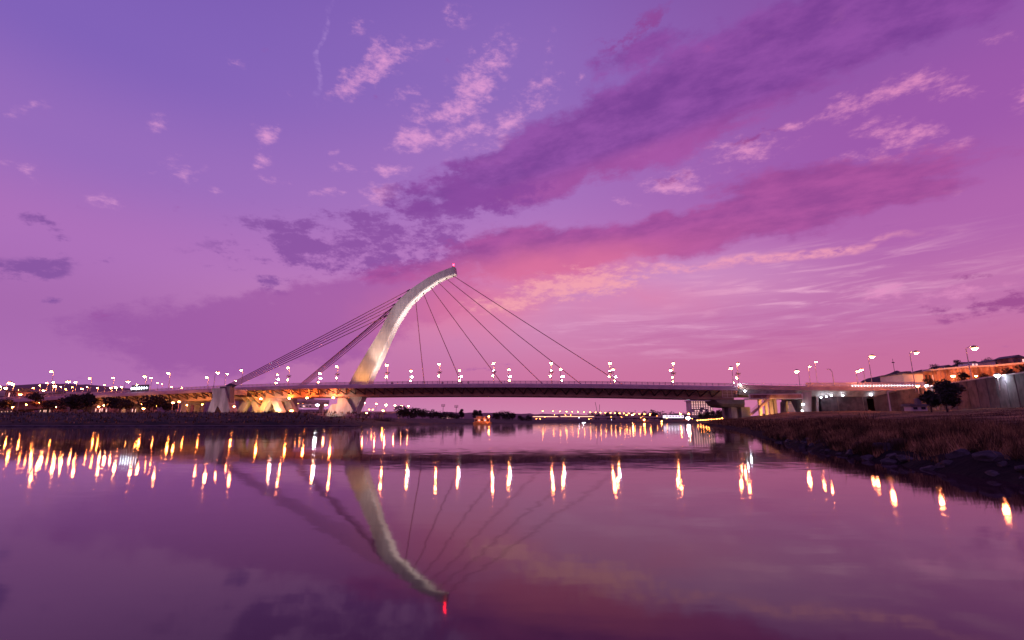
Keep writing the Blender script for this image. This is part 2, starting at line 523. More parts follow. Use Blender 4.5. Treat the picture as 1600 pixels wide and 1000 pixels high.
def smooth_line(pts, it=2):
    for _ in range(it):
        o = [pts[0]]
        for a, b_ in zip(pts[:-1], pts[1:]):
            a, b_ = Vector(a), Vector(b_)
            o += [a.lerp(b_, .25), a.lerp(b_, .75)]
        pts = o + [pts[-1]]
    return pts


# right bank: shoreline from beside the camera up to the bridge and beyond
SHORE_R = smooth_line([Vector(p) for p in ((10.5, -60), (11.4, 2), (12.3, 10), (13.0, 15), (14.2, 22), (19, 36), (27, 56), (44, 100), (66, 165), (80, 205), (96, 255), (150, 340), (260, 420), (420, 470))])


def shore_x(y):
    ys = [p.y for p in SHORE_R]; xs = [p.x for p in SHORE_R]
    return float(np.interp(y, ys, xs))


def bank_h(s, y):
    """height of the right bank at distance s inland"""
    pl = float(np.interp(y, [0, 60, 200, 300], [4.6, 4.9, 4.9, 3.4]))
    e = float(np.interp(s, [-3, 0, .8, 2.2, 5, 12, 30, 60, 85, 400], [-1.2, -.05, .35, .75, 1.05, 1.35, 2.3, 4.0, pl, pl]))
    if y > 120:
        k = min(1, (y - 120) / 60)
        e2 = float(np.interp(s, [-3, 0, 1, 4, 12, 30, 400], [-1.2, -.05, .8, 1.6, 2.6, pl, pl]))
        e = e * (1 - k) + e2 * k
    return e


S_OFF = [-3, -1.5, -.6, 0, .4, .8, 1.4, 2.2, 3.2, 4.5, 6, 8, 10, 12.5, 15, 18, 22, 26, 31, 37, 44, 52, 62, 74, 88, 105, 130, 170, 230, 320, 460, 700]
rowsY = []
y = -60.0
while y < 420:
    rowsY.append(y); y += max(.5, abs(y) * .035)
b = MB(); rings = []
for y in rowsY:
    r = []
    for s in S_OFF:
        jag = .7 * nz(y, 3.3, 2.3) + .35 * nz(y, 9.1, .8)
        ss = s + (jag if -1 < s < 2 else 0)
        z = bank_h(s, y)
        if s > .5:
            z += (.16 * nz(s, y, 2.1) + .22 * nz(s, y, 9, 4) + .5 * nz(s, y, 34, 8) * min(1, s / 30)) * (1 if s < 80 else .4)
        r.append((shore_x(y) + ss, y, z))
    rings.append(r)
b.loft(rings, close=False)
struct(b.build('riverbank', 'turf', smooth=True))


def right_z(x, y):
    return bank_h(x - shore_x(y), y)


# left bank: level dark embankment, then the shore running back under the bridge
SHORE_L = smooth_line([Vector(p) for p in ((-700, 128), (-300, 131), (-150, 134), (-80, 136), (-52, 142), (-45, 160), (-42, 215), (-44, 262), (-30, 285), (-6, 300), (8, 330), (40, 420), (120, 500), (300, 560), (700, 600))], 2)
b = MB(); rings = []
LP = resample(SHORE_L, lambda a: 5.0)
prof_front = [(-3, -1.4), (0, -.02), (1.6, .35), (2.2, .8), (6, 2.1), (12, 3.5), (16, 4.1), (20, 4.2)]
prof_back = [(-3, -1.4), (0, -.02), (1.2, .3), (2.5, .6), (6, .95), (14, 1.5), (24, 2.6), (30, 3.0)]
for i, p in enumerate(LP):
    a, c_ = LP[max(0, i - 1)], LP[min(len(LP) - 1, i + 1)]
    d = (c_ - a).normalized(); nrm = Vector((-d.y, d.x))
    k = 0.0 if p.x < -60 else (min(1, max(0, (p.y - 136) / 60)))
    r = []
    for (s0, z0), (s1, z1) in zip(prof_front, prof_back):
        s, z = s0 * (1 - k) + s1 * k, z0 * (1 - k) + z1 * k
        j = .5 * nz(p.x, p.y, 6, s0) if z > 0 else 0
        r.append((p.x + nrm.x * s, p.y + nrm.y * s, z + .35 * j * min(1, z)))
    rings.append(r)
b.loft(rings, close=False)
M['weeds'] = surf('weeds', (.016, .016, .008), (.075, .048, .024), .35, .95, detail=9, bump=.2, stretch=(.5, 1, 2))
struct(b.build('embankment', 'weeds', smooth=True))
# flat land behind both far shores (levels just under the crest of the banks)
b = MB()
inner = []
for i, p in enumerate(LP):
    a, c_ = LP[max(0, i - 1)], LP[min(len(LP) - 1, i + 1)]
    d = (c_ - a).normalized(); nrm = Vector((-d.y, d.x))
    k = 0.0 if p.x < -60 else (min(1, max(0, (p.y - 136) / 60)))
    s, z = 20 * (1 - k) + 30 * k, 4.2 * (1 - k) + 3.0 * k
    inner.append((p.x + nrm.x * s, p.y + nrm.y * s, z - .02))
# strip mesh from the crest out to the far distance
outer = []
for i, p in enumerate(inner):
    t = i / (len(inner) - 1)
    outer.append((-4500 + 8000 * t, 700 + 2650 * math.sin(PI * min(1, t * 1.2) / 2), 5.0))
b.loft([inner, outer], close=False)
M['dry_soil'] = surf('dry_soil', (.16, .09, .05), (.30, .18, .10), 0.05, .95, detail=7)
struct(b.build('plain', 'dry_soil'))
b = MB()
b.loft([[(260, 418, 1), (430, 465, 1), (720, 595, 1), (3000, 2000, 4.9)], [(700, 200, 3.2), (1200, 300, 3.2), (2200, 500, 3.2), (4500, 900, 5)]], close=False)
struct(b.build('meadow', 'turf'))
b = MB()                                              # pale concrete apron along the left waterline
rings = []
for p, q_ in zip(LP, LP[1:]):
    if p.x < -47 and p.y < 160:
        d = (q_ - p).normalized(); nrm = Vector((-d.y, d.x))
        rings.append([(p.x + nrm.x * s, p.y + nrm.y * s, z) for s, z in ((-1.6, -.5), (-1.5, .22), (.9, .34), (.9, -.5))])
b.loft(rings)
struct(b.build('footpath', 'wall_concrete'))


# ================================================================== the bridge
BD = Vector((.9877, -.158, 0)).normalized()           # along the bridge, to the right
BN = Vector((BD.y, -BD.x, 0))                          # square to it, towards the camera
if BN.y > 0:
    BN = -BN
BO = Vector((0, 222, 0))
HW = 12.0


def bp(s, t, z):
    p = BO + BD * s + BN * t
    return Vector((p.x, p.y, z))


def on_bridge(px, py, t):
    """(s, z) of the point seen there on the upright plane t metres in front of the bridge axis"""
    u, w = ray(px, py)
    Y = (t + BO.dot(BN)) / (u * BN.x + BN.y)
    p = Vector((u * Y, Y, 0)) - BO
    return p.dot(BD), CAMZ + w * Y


_prof = [on_bridge(x, y, HW) for x, y in ((-120, 631), (0, 625), (60, 621.5), (150, 616.5), (240, 612), (350, 606.5), (450, 603), (600, 600.8), (700, 600), (800, 599.8), (900, 600.3), (1000, 601.5), (1150, 604.3), (1300, 607), (1450, 606))]
_ps, _pz = [a for a, _ in _prof], [c for _, c in _prof]


def deck_z(s):
    return sum(float(np.interp(s + o, _ps, _pz)) for o in (-14, -7, 0, 7, 14)) / 5


def run(s0, s1, step=6.0):
    n = max(1, int((s1 - s0) / step))
    return [s0 + (s1 - s0) * i / n for i in range(n + 1)]


S_L, S_R = on_bridge(-140, 640, HW)[0], on_bridge(1152, 604, HW)[0]
base_s, _ = on_bridge(530, 650, 0)
base_pt = bp(base_s, 0, 4.2)
bridge = thing('cable_stayed_bridge', 'long cable-stayed bridge with one curved white pylon crossing the river', 'bridge', base_pt)


def extrude_along(name, mat, sec, s0, s1, parent, step=6.0, zf=None):
    zf = zf or deck_z
    b = MB()
    b.loft([[bp(s, t, zf(s) + dz) for t, dz in sec] for s in run(s0, s1, step)])
    return b.build(name, mat, parent)


extrude_along('road_deck', 'asphalt', [(-11.6, -.05), (11.6, -.05), (11.6, -.5), (7, -.7), (-7, -.7), (-11.6, -.5)], S_L, S_R, bridge)
for sg in (1, -1):
    extrude_along('edge_beam', 'beam_paint', [(sg * 11.62, .28), (sg * 12.15, .28), (sg * 12.3, -.3), (sg * 12.2, -1.5), (sg * 11.62, -1.5)], S_L, S_R, bridge)
extrude_along('box_girder', 'deck_steel', [(-7, -.72), (7, -.72), (6.2, -3.6), (5.6, -4.9), (-5.6, -4.9), (-6.2, -3.6)], S_L, S_R, bridge)
# V struts carrying the near wing of the deck
PITCH_V = 4.6
nv = int((S_R - 4 - on_bridge(40, 625, HW)[0]) / PITCH_V)
s = S_R - 4 - nv * PITCH_V
for k in range(nv):
    z0 = deck_z(s)
    b = MB()
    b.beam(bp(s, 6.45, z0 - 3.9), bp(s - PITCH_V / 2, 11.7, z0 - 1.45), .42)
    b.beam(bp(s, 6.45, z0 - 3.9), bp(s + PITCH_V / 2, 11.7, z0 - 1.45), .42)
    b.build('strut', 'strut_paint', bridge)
    s += PITCH_V
for sg in (1, -1):
    b = MB()
    for s in run(S_L, S_R, 2.3):
        z = deck_z(s); b.beam(bp(s, sg * 11.9, z + .26), bp(s, sg * 11.9, z + 1.25), .2)
    ss = run(S_L, S_R, 8)
    for dz in (.62, .95, 1.28):
        for a, c in zip(ss, ss[1:]):
            b.beam(bp(a, sg * 11.9, deck_z(a) + dz), bp(c, sg * 11.9, deck_z(c) + dz), .17)
    b.build('railing', 'rail_metal', bridge)
# pylon: the outline follows the photograph on the front face, its depth goes back from there
OUT = [(545, 600), (555.6, 580), (578, 542), (594, 516), (606, 492), (618, 474.5), (628, 464), (640, 453), (656, 442), (670, 433), (686, 425), (700, 419.5), (710, 416.5)]
INN = [(573, 600), (582, 580), (596, 552), (604, 534), (616, 509), (628, 489), (640, 473), (649, 464.5), (660, 454.5), (672, 446), (683, 438.5), (697, 432), (711.5, 427)]
rings = []
N_P = len(OUT)
for i, (o_, n_) in enumerate(zip(OUT, INN)):
    h = 2.7 - 1.0 * i / (N_P - 1)
    (so, zo), (si, zi) = on_bridge(*o_, h), on_bridge(*n_, h)
    rings.append([bp(so, h, zo), bp(si - .25, h, zi), bp(si, h - .25, zi), bp(si, -h, zi), bp(so, -h, zo)])
# finer rings by spline
def crom(a, b_, c, d, t):
    return .5 * ((2 * b_) + (c - a) * t + (2 * a - 5 * b_ + 4 * c - d) * t * t + (3 * b_ - a - 3 * c + d) * t ** 3)
fine = []
for i in range(len(rings) - 1):
    for k in range(4):
        t = k / 4
        A = rings[max(0, i - 1)]; B = rings[i]; C = rings[i + 1]; D = rings[min(len(rings) - 1, i + 2)]
        fine.append([crom(A[j], B[j], C[j], D[j], t) for j in range(5)])
fine.append(rings[-1])
# lower leg continues down through the deck to its foot
h = 2.7
(so, zo), (si, zi) = on_bridge(545, 600, h), on_bridge(573, 600, h)
(s1, z1), (s2, z2) = on_bridge(523, 648, h), on_bridge(552, 648, h)
low = []
for t in (1.0, .66, .33):
    a, c = so + (s1 - so) * t, si + (s2 - si) * t
    z = zo + (4.0 - zo) * t
    low.append([bp(a, h, z), bp(c - .25, h, z), bp(c, h - .25, z), bp(c, -h, z), bp(a, -h, z)])
# panel joints and streaks of the pylon's concrete are in its material
mp, bpn, gpn = material('pylon_concrete')
gpos = gpn.n('ShaderNodeNewGeometry').outputs['Position']
sepz = gpn.n('ShaderNodeSeparateXYZ'); gpn.put(sepz.inputs[0], gpos)
jt = gpn.m('FRACT', gpn.m('DIVIDE', sepz.outputs[2], 4.0))
jl = gpn.mul(gpn.m('LESS_THAN', jt, .02), .45)
ns = gpn.step(gpn.noise(gpn.mapping(gpos, scale=(1, 1, .2)), .9, 6, .65), .3, .75)
pc = gpn.mix(ns, (.31, .30, .295, 1), (.44, .43, .42, 1))
gpn.put(bpn.inputs['Base Color'], gpn.mix(jl, pc, (.15, .14, .135, 1)))
bpn.inputs['Roughness'].default_value = .75
M['pylon'] = mp
b = MB(); b.loft(low + fine)
pylon = b.build('pylon', 'pylon', bridge)
# soffit rib, slightly proud; white paint carries part of the inner curve's floodlit brightness
b = MB()
rr = []
for r in low + fine:
    n_out = (r[1] - r[0]).normalized()
    rr.append([r[2] - n_out * .25, r[3] - n_out * .25, r[3] + n_out * .30 , r[2] + n_out * .30])
b.loft(rr)
b.build('soffit', 'white_paint', pylon)
# foot block left of the leg
b = MB()
(a0, _), (a1, _), (a2, _) = on_bridge(508, 650, 4), on_bridge(527, 619, 4), on_bridge(548, 650, 4)
top_a, zt = on_bridge(528, 622, 4)
pts = [(a0, 3.9), (a2 + 1, 3.9), (a2 + 1, 6.5), (on_bridge(541, 622, 4)[0], zt), (top_a, zt), (on_bridge(527, 631, 4)[0], on_bridge(527, 631, 4)[1]), (on_bridge(518, 632, 4)[0], on_bridge(518, 632, 4)[1])]
b.prism([bp(s, 4.2, z) for s, z in pts], [bp(s, -4.2, z) for s, z in pts])
b.build('pylon_foot', 'pale_concrete', bridge)
b = MB(); b.box(bp(base_s + 1, 0, 4.3), (22, 13, 1.2), math.atan2(BD.y, BD.x)); b.build('pile_cap', 'concrete', bridge)
# red beacon on the tip
tip = (rings[-1][0] + rings[-1][1] + rings[-1][3] + rings[-1][4]) / 4
ps, pz = on_bridge(708.5, 418, 0)
b = MB(); b.tube([bp(ps, 0, pz - 1.0), bp(ps, 0, pz + .9)], .12); b.box(bp(ps, 0, pz + .35), (1.5, .2, .18)); mast = b.build('beacon_mast', 'dark_metal', bridge)
b = MB(); b.ball(bp(ps, 0, pz + 1.3), .42); b.build('beacon_lamp', 'lamp_red', mast)

# stay cables: six forward along the median, two fans of five back to the anchor piers
front = [((649, 466), 663.5), ((660, 456), 723), ((671, 447.5), 787), ((682.5, 440), 851), ((694, 434), 912), ((705, 430), 978)]
for (tp, bx) in front:
    s1, z1 = on_bridge(tp[0], tp[1] - 1, 0)
    s2, _ = on_bridge(bx, 599, 0)
    p, q_ = bp(s1, 0, z1), bp(s2, 0, deck_z(s2))
    b = MB(); b.tube([p, p.lerp(q_, .5) + Vector((0, 0, -.12)), q_], .17, 6)
    cab = b.build('stay_cable', 'cable_sheath', bridge)
    d = (q_ - p).normalized()
    b = MB(); b.tube([p, p + d * 1.6], .3, 6); b.build('anchor_sleeve', 'dark_metal', cab)
    b = MB(); b.tube([q_ - d * 2.2, q_], .32, 6); b.build('anchor_sleeve', 'dark_metal', cab)
TA = 24.0
anch_s, anch_z = on_bridge(357, 604, TA)
for sg in (1, -1):
    for k, tp in enumerate([(641, 453.5), (627, 466), (618.5, 475.5), (611.5, 484.5), (606, 493.5)]):
        s1, z1 = on_bridge(*tp, 0)
        p = bp(s1 + .4, sg * 1.2, z1)
        q_ = bp(anch_s - 1.2 + .7 * k, sg * TA, anch_z + .3 - .18 * k)
        b = MB(); b.tube([p, p.lerp(q_, .5) + Vector((0, 0, -.25)), q_], .17, 6)
        cab = b.build('stay_cable', 'cable_sheath', bridge)
        d = (q_ - p).normalized()
        b = MB(); b.tube([p, p + d * 1.8], .32, 6); b.build('anchor_sleeve', 'dark_metal', cab)
        b = MB(); b.tube([q_ - d * 2, q_], .32, 6); b.build('anchor_sleeve', 'dark_metal', cab)


def bridge_block(name, mat, pix, t0, t1, parent, zmin=None):
    """upright slab whose front face, t0 metres in front of the axis, has the outline pix"""
    pts = []
    for x, y in pix:
        s, z = on_bridge(x, y, t0)
        if zmin is not None and z < zmin + 1.2:
            z = zmin
        pts.append((s, z))
    b = MB(); b.prism([bp(s, t0, z) for s, z in pts], [bp(s, t1, z) for s, z in pts])
    return b.build(name, mat, parent)


for sg in (1, -1):                                     # A-shaped anchor piers outside the deck
    t0 = TA + 2.2
    pts = [on_bridge(x, y, t0) for x, y in ((331, 607), (351, 606.5), (355, 622), (361.5, 645), (349, 645), (340, 634), (333, 645), (322, 645), (332, 621))]
    pts = [(s, 4.0 if z < 5.5 else z) for s, z in pts]
    b = MB(); b.prism([bp(s, sg * t0, z) for s, z in pts], [bp(s, sg * (TA - 2.2), z) for s, z in pts])
    pier = b.build('anchor_pier', 'concrete', bridge)
    sa, za = on_bridge(341, 606, t0)
    b = MB(); b.beam(bp(sa + 1.5, sg * (TA - 2.3), za - 1.6), bp(sa + 1.5, sg * 12.4, za - 1.2), 4.5, 2.4); b.build('cross_beam', 'concrete', pier)
    b = MB()
    pts = [(anch_s - 3.2, anch_z - .1), (anch_s + 1.8, anch_z + .1), (anch_s + 3.2, 4.0), (anch_s + .3, 4.0)]
    b.prism([bp(s, sg * (TA + 1.4), z) for s, z in pts], [bp(s, sg * (TA - 1.4), z) for s, z in pts])
    b.build('tie_down', 'dark_concrete', pier)
# piers under the left side span and approach
for x0, wpx, mat in ((130, 10, 'concrete'), (212, 10, 'concrete'), (303, 12, 'concrete')):
    s0, _ = on_bridge(x0, 620, 0); zt = deck_z(s0) - 4.9
    for t in (-4, 4):
        b = MB(); b.loft([[bp(s0 + a, t + c, z) for a, c in ((-1.5, -1.3), (1.5, -1.3), (1.5, 1.3), (-1.5, 1.3))] for z in (3.8, zt - 1.41)]); b.build('pier', mat, bridge)
    b = MB()
    b.loft([[bp(s0 + a, c, z) for a, c in ((-1.6, -6.2), (1.6, -6.2), (1.6, 6.2), (-1.6, 6.2))] for z in (zt - 1.4, zt - .01)])
    b.build('pier_head', mat, bridge)
for x0 in (404, 436):                                   # splayed piers lit from below
    s0, _ = on_bridge(x0, 625, 0); zt = deck_z(s0) - 4.92
    for sg in (-1, 1):
        for t in (-5, 5):
            b = MB(); b.loft([[bp(s0 + sg * (k0 + a), t + c, z) for a, c in ((-w, -1.5), (w, -1.5), (w, 1.5), (-w, 1.5))] for k0, w, z in ((6.2, 1.8, 3.8), (1.8, 1.5, zt - 1.2))])
            b.build('pier', 'pale_concrete', bridge)
    b = MB(); b.box(bp(s0, 0, zt - .6), (6.4, 12, 1.2), math.atan2(BD.y, BD.x)); b.build('pier_head', 'pale_concrete', bridge)
for k in range(4):                                      # curved brackets of the side ramp seat
    s0, _ = on_bridge(379 + 9.5 * k, 622, 9); zt = deck_z(s0) - 4.9
    b = MB(); b.prism([bp(s0 - .25, 11, zt + .6), bp(s0 - .25, 4.5, zt + .6), bp(s0 - .25, 4.5, zt - 2.6), bp(s0 - .25, 6, zt - 2.2), bp(s0 - .25, 8.5, zt - .6)],
                      [bp(s0 + .25, 11, zt + .6), bp(s0 + .25, 4.5, zt + .6), bp(s0 + .25, 4.5, zt - 2.6), bp(s0 + .25, 6, zt - 2.2), bp(s0 + .25, 8.5, zt - .6)])
    b.build('bracket', 'deck_steel', bridge)
# right pier with its dark rounded end block
sR, _ = on_bridge(1150, 640, 4)
zt = deck_z(sR) - 4.9
sh, _ = on_bridge(1118, 628, 9); sh2, _ = on_bridge(1163, 628, 9)
b = MB()
rg = []
for t in (9.5, 8.5, 0, -8.5, -9.5):
    k = .6 if abs(t) > 9 else 1
    L = sh2 - sh
    rg.append([bp(sh + L * f, t, zt - .05 - d * k) for f, d in ((0.0, .3), (.06, 1.6), (.22, 2.6), (.5, 2.9), (.8, 2.9), (1.0, 2.9), (1.0, .0), (.02, .0))])
b.loft(rg); b.build('pier_head', 'dark_concrete', bridge)
for x0, x1 in ((1141, 1150), (1157, 1171)):
    a, _ = on_bridge(x0, 640, 6); c, _ = on_bridge(x1, 640, 6)
    for t0, t1 in ((7, 3), (-3, -7)):
        b = MB(); b.loft([[bp(a, t0, z), bp(c, t0, z), bp(c, t1, z), bp(a, t1, z)] for z in (1.2, zt - 2.9)])
        b.build('pier', 'concrete', bridge)
b = MB()                                                # inspection platform hung beside the pier
p0, _ = on_bridge(1128, 615, 12); p1, _ = on_bridge(1150, 615, 12)
for dz in (-2.2, -3.3, -4.4):
    b.beam(bp(p0, 12.8, deck_z(p0) + dz), bp(p1, 12.8, deck_z(p1) + dz), .14)
for s in run(p0, p1, 1.5):
    b.beam(bp(s, 12.8, deck_z(s) - 4.4), bp(s, 12.8, deck_z(s) - 1.2), .14)
b.build('inspection_gantry', 'rail_metal', bridge)

# ---------------------------------------------------------------- right approach viaduct
S_E = on_bridge(1452, 606, HW)[0]
via = thing('approach_viaduct', 'concrete approach viaduct carrying the road off the right end of the bridge', 'viaduct', bp(S_R + 10, 0, 4))
extrude_along('road_deck', 'asphalt', [(-11.6, -.05), (11.6, -.05), (11.6, -.5), (7, -.7), (-7, -.7), (-11.6, -.5)], S_R + .5, S_E, via)
for sg in (1, -1):
    extrude_along('parapet', 'deck_steel', [(sg * 11.62, .75), (sg * 12.1, .75), (sg * 12.2, -.9), (sg * 11.62, -.9)], S_R + .5, S_E, via)
extrude_along('deck_beam', 'concrete', [(11.9, -.92), (-11.9, -.92), (-9.5, -3.1), (9.5, -3.1)], S_R + .5, S_E, via)
b = MB()
for s in run(S_R + .5, S_E, 3.0):
    z = deck_z(s); b.beam(bp(s, 11.86, z + .74), bp(s, 11.86, z + 1.35), .16)
ss = run(S_R + .5, S_E, 8)
for a, c in zip(ss, ss[1:]):
    b.beam(bp(a, 11.86, deck_z(a) + 1.35), bp(c, 11.86, deck_z(c) + 1.35), .14)
b.build('railing', 'white_paint', via)
l0, l1 = on_bridge(1170, 620, 15)[0], on_bridge(1254, 620, 15)[0]
zl = on_bridge(1210, 623.5, 15)[1]
b = MB()
b.loft([[bp(s, t, z) for t, z in ((15.4, zl), (15.4, zl + 2.0), (15.0, zl + 2.0), (15.0, zl + .5), (8.8, zl + .5), (8.8, zl))] for s in run(l0, l1)])
b.build('side_ramp', 'plaster', via)
b = MB()
b.loft([[bp(s, t, zl + z) for t, z in ((15.405, .4), (15.405, 1.7), (15.5, 1.7), (15.5, .4))] for s in (l0 + .5, (l0 + l1) / 2, l1 - .5)])
b.build('ramp_panel', 'brick', via)
for x0, x1, mt in ((1186, 1190.5, 'plaster'), (1196, 1200, 'concrete'), (1203, 1208, 'concrete'), (1210, 1214, 'concrete')):
    a, _ = on_bridge(x0, 640, 13); c, _ = on_bridge(x1, 640, 13)
    b = MB(); b.loft([[bp(a, 13.5, z), bp(c, 13.5, z), bp(c, 12, z), bp(a, 12, z)] for z in (2.5, zl - .01)])
    b.build('column', mt, via)
bridge_block('pier', 'concrete', ((1253, 609.5), (1268, 609.5), (1268, 650), (1254, 650)), 11.5, -10, via, 3.5)
bridge_block('pier', 'concrete', ((1275, 617), (1279, 617), (1279, 646), (1275, 646)), 9, -9, via, 3.5)
bridge_block('buttress', 'pale_concrete', ((1231, 627), (1236, 627), (1246, 648), (1231, 648)), 12, 4, via, 3.3)
b = MB()                                                # stair climbing to the side ramp
x0s, zs0 = on_bridge(1172, 646, 16.5); x1s, zs1 = on_bridge(1201, 623.5, 16.5)
for t in (16.0, 17.8):
    b.beam(bp(x0s, t, zs0 - .5), bp(x1s, t, zs1), .25, .7)
    b.beam(bp(x0s, t, zs0 + .8), bp(x1s, t, zs1 + 1.2), .1)
for k in range(22):
    f = k / 21; b.box(bp(x0s + (x1s - x0s) * f, 16.9, zs0 - .3 + (zs1 - zs0) * f), (.34, 1.6, .12), math.atan2(BD.y, BD.x))
b.build('stair', 'deck_steel', via)
bw0, bw1 = on_bridge(1284, 630, 10)[0], on_bridge(1356, 630, 10)[0]
b = MB(); b.loft([[bp(s, t, z) for t, z in ((9.5, 3.5), (9.5, deck_z(s) - 3.15), (-9, deck_z(s) - 3.15), (-9, 3.5))] for s in run(bw0, bw1, 8)])
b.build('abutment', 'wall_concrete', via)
b = MB()
s = bw0 + 6
while s < bw1:
    b.beam(bp(s, 9.56, 3.6), bp(s, 9.56, deck_z(s) - 3.2), .18, .1); s += 9
b.build('abutment_rib', 'dark_concrete', via)
b = MB()                                                # far-side noise screen, pink in the lamp light
n0, n1 = on_bridge(1259, 600, -11)[0], on_bridge(1445, 600, -11)[0]
b.loft([[bp(s, t, deck_z(s) + z) for t, z in ((-11.0, .0), (-11.0, 3.9), (-11.3, 3.9), (-11.3, 0))] for s in run(n0, n1)])
b.build('noise_screen', 'plaster', via)


# ================================================================== lamps
def lamp(pos, base_z, mat, r, label, group=None, name='street_lamp', cat='street lamp', arm=(0, 0), pole_r=.13, pole='pole_metal', extra=None):
    """pole with a short arm, a hooded head and a bright lens at pos"""
    r *= (1.18 if r > .45 else 1.05) * random.uniform(.84, 1.14)
    pos = Vector(pos)
    root_pt = Vector((pos.x - arm[0], pos.y - arm[1], base_z))
    root = thing(name, label, cat, root_pt, group)
    top = Vector((root_pt.x, root_pt.y, pos.z + .15))
    b = MB()
    if arm == (0, 0):
        b.tube([root_pt, root_pt.lerp(top, .5), top], [pole_r, pole_r * .85, pole_r * .7], 6)
    else:
        b.tube([root_pt, root_pt.lerp(top, .6), top + Vector((0, 0, -.2))], [pole_r, pole_r * .85, pole_r * .65], 6)
    b.build('pole', pole, root)
    if arm != (0, 0):
        b = MB(); b.tube([top + Vector((0, 0, -.3)), top + Vector((arm[0] * .4, arm[1] * .4, .25)), pos + Vector((0, 0, r + .12))], pole_r * .55, 6)
        b.build('arm', pole, root)
    b = MB(); b.ball(pos + Vector((0, 0, r * .55)), r * 1.0, (1.15, 1.15, .55), 10, 6); hd = b.build('lamp_head', 'dark_metal', root)
    b = MB(); b.ball(pos, r, (1, 1, .85), 10, 6); b.build('lens', mat, hd)
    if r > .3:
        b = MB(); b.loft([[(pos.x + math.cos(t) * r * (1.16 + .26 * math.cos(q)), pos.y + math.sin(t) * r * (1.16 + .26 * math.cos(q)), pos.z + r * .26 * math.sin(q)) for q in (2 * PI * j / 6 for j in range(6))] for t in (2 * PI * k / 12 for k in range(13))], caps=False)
        b.build('glow_ring', 'frost_glow' if ('white' in mat or 'flood' in mat) else 'amber_glow', hd)  # added ring; its own glow stands in for the halo round the lens
    return root


def flood_on(root, pos, mat='lamp_white', r=.3):
    b = MB(); b.box(Vector(pos) + Vector((0, .25, 0)), (.9, .35, .7)); f = b.build('floodlight', 'dark_metal', root)
    b = MB(); b.ball(pos, r); b.build('lens', mat, f)


INW = lambda sg, L: (-BN.x * sg * L, -BN.y * sg * L)    # arm direction over the road
near = [(340, 582), (434, 585), (500, 583), (642, 579), (718, 578.5), (795, 577), (876, 577), (958, 577), (1048, 578), (1142, 575)]
p_s = on_bridge(560, 590, 0)[0]
n_left = [p for p in near if p[0] < 545][::-1]
n_right = [p for p in near if p[0] > 545]
for side, row in (('left', n_left), ('right', n_right)):
    for i, (x, y) in enumerate(row):
        s, z = on_bridge(x, y, 10.4)
        big = x not in (434, 718)
        r_ = lamp(bp(s, 10.4, z), deck_z(s), 'lamp_warm' if big else 'lamp_warm_soft', .52 if big else .42,
                  f'{ORD[i]} street lamp {side} of the pylon along the near edge of the bridge deck', 'street lamps along the near edge of the bridge', arm=INW(1, 1.4))
        if 420 < x < 1000:
            zb = deck_z(s) + 3.3
            flood_on(r_, bp(s + .9, 11.0, zb), 'lamp_white', .42 if x < 520 else .34)
            b = MB(); b.ball(bp(s + .5, 11.6, deck_z(s) + 1.5), .26); b.build('marker_lamp', 'lamp_warm_soft', r_)
        elif x > 1000:
            b = MB(); b.ball(bp(s + .2, 11.6, deck_z(s) + 1.5), .26); b.build('marker_lamp', 'lamp_warm_soft', r_)
far = [(377, 578, 0), (450, 574, 593), (526, 572, 590), (604, 570, 588), (686, 568.5, 587), (771, 567.5, 586.5), (861, 567, 587), (953, 567, 588), (1052, 567.5, 589), (1153, 568, 590)]
f_left = [p for p in far if p[0] < 545][::-1]
f_right = [p for p in far if p[0] > 545]
for side, row in (('left', f_left), ('right', f_right)):
    for i, (x, y, y2) in enumerate(row):
        s, z = on_bridge(x, y, -10.2)
        r_ = lamp(bp(s, -10.2, z), deck_z(s), 'lamp_warm_soft', .5, f'{ORD[i]} tall lamp {side} of the pylon along the far edge of the bridge deck',
                  'tall lamps along the far edge of the bridge', name='tall_street_lamp', arm=INW(-1, 1.4), pole_r=.16)
        if y2:
            zt2 = on_bridge(x, y2, -10.2)[1]
            bx = bp(s, -11.6, 0)
            b = MB()
            b.beam((bx.x - 1.2, bx.y, zt2 + 1.5), (bx.x + 1.2, bx.y, zt2 + 2.1), .3); b.beam((bx.x - .9, bx.y, zt2 + 2.3), (bx.x + .9, bx.y, zt2 + 1.3), .3)
            b.build('bracket', 'dark_metal', r_)
            b = MB(); b.ball((bx.x - .5, bx.y + .6, zt2), .34); b.build('lower_lamp', 'lamp_warm_soft', r_)
            if 760 < x < 1000:
                b = MB(); b.ball((bx.x, bx.y + .5, zt2 + 2.6), .3); b.build('spot_lamp', 'lamp_white', r_)
# right viaduct
for i, (x, y, t, m_, lab) in enumerate([(1245, 580, 10.4, 'lamp_warm', 'street lamp on the near parapet of the viaduct just right of the bridge end'),
                                        (1346, 577.5, 10.4, 'lamp_warm', 'bright street lamp on the near parapet of the viaduct below the wooded hill'),
                                        (1340, 580, -9.5, 'lamp_warm_soft', 'street lamp behind the pink noise screen, close beside a brighter lamp'),
                                        (1265, 572.5, -9.5, 'lamp_warm_soft', 'lower of the two street lamps at the left end of the noise screen'),
                                        (1275, 565, -24, 'lamp_warm_soft', 'upper of the two street lamps at the left end of the noise screen')]):
    s, z = on_bridge(x, y, t)
    lamp(bp(s, t, z), deck_z(s) if t > -20 else 4.0, m_, .5 if m_ == 'lamp_warm' else .45, lab, 'street lamps on the right viaduct', arm=INW(1 if t > 0 else -1, 1.3))
s, z = on_bridge(1301, 577, -10)                       # a lamp that is not lit
root = thing('unlit_lamp_post', 'slim street lamp post without light behind the viaduct parapet', 'lamp post', bp(s, -10, deck_z(s)))
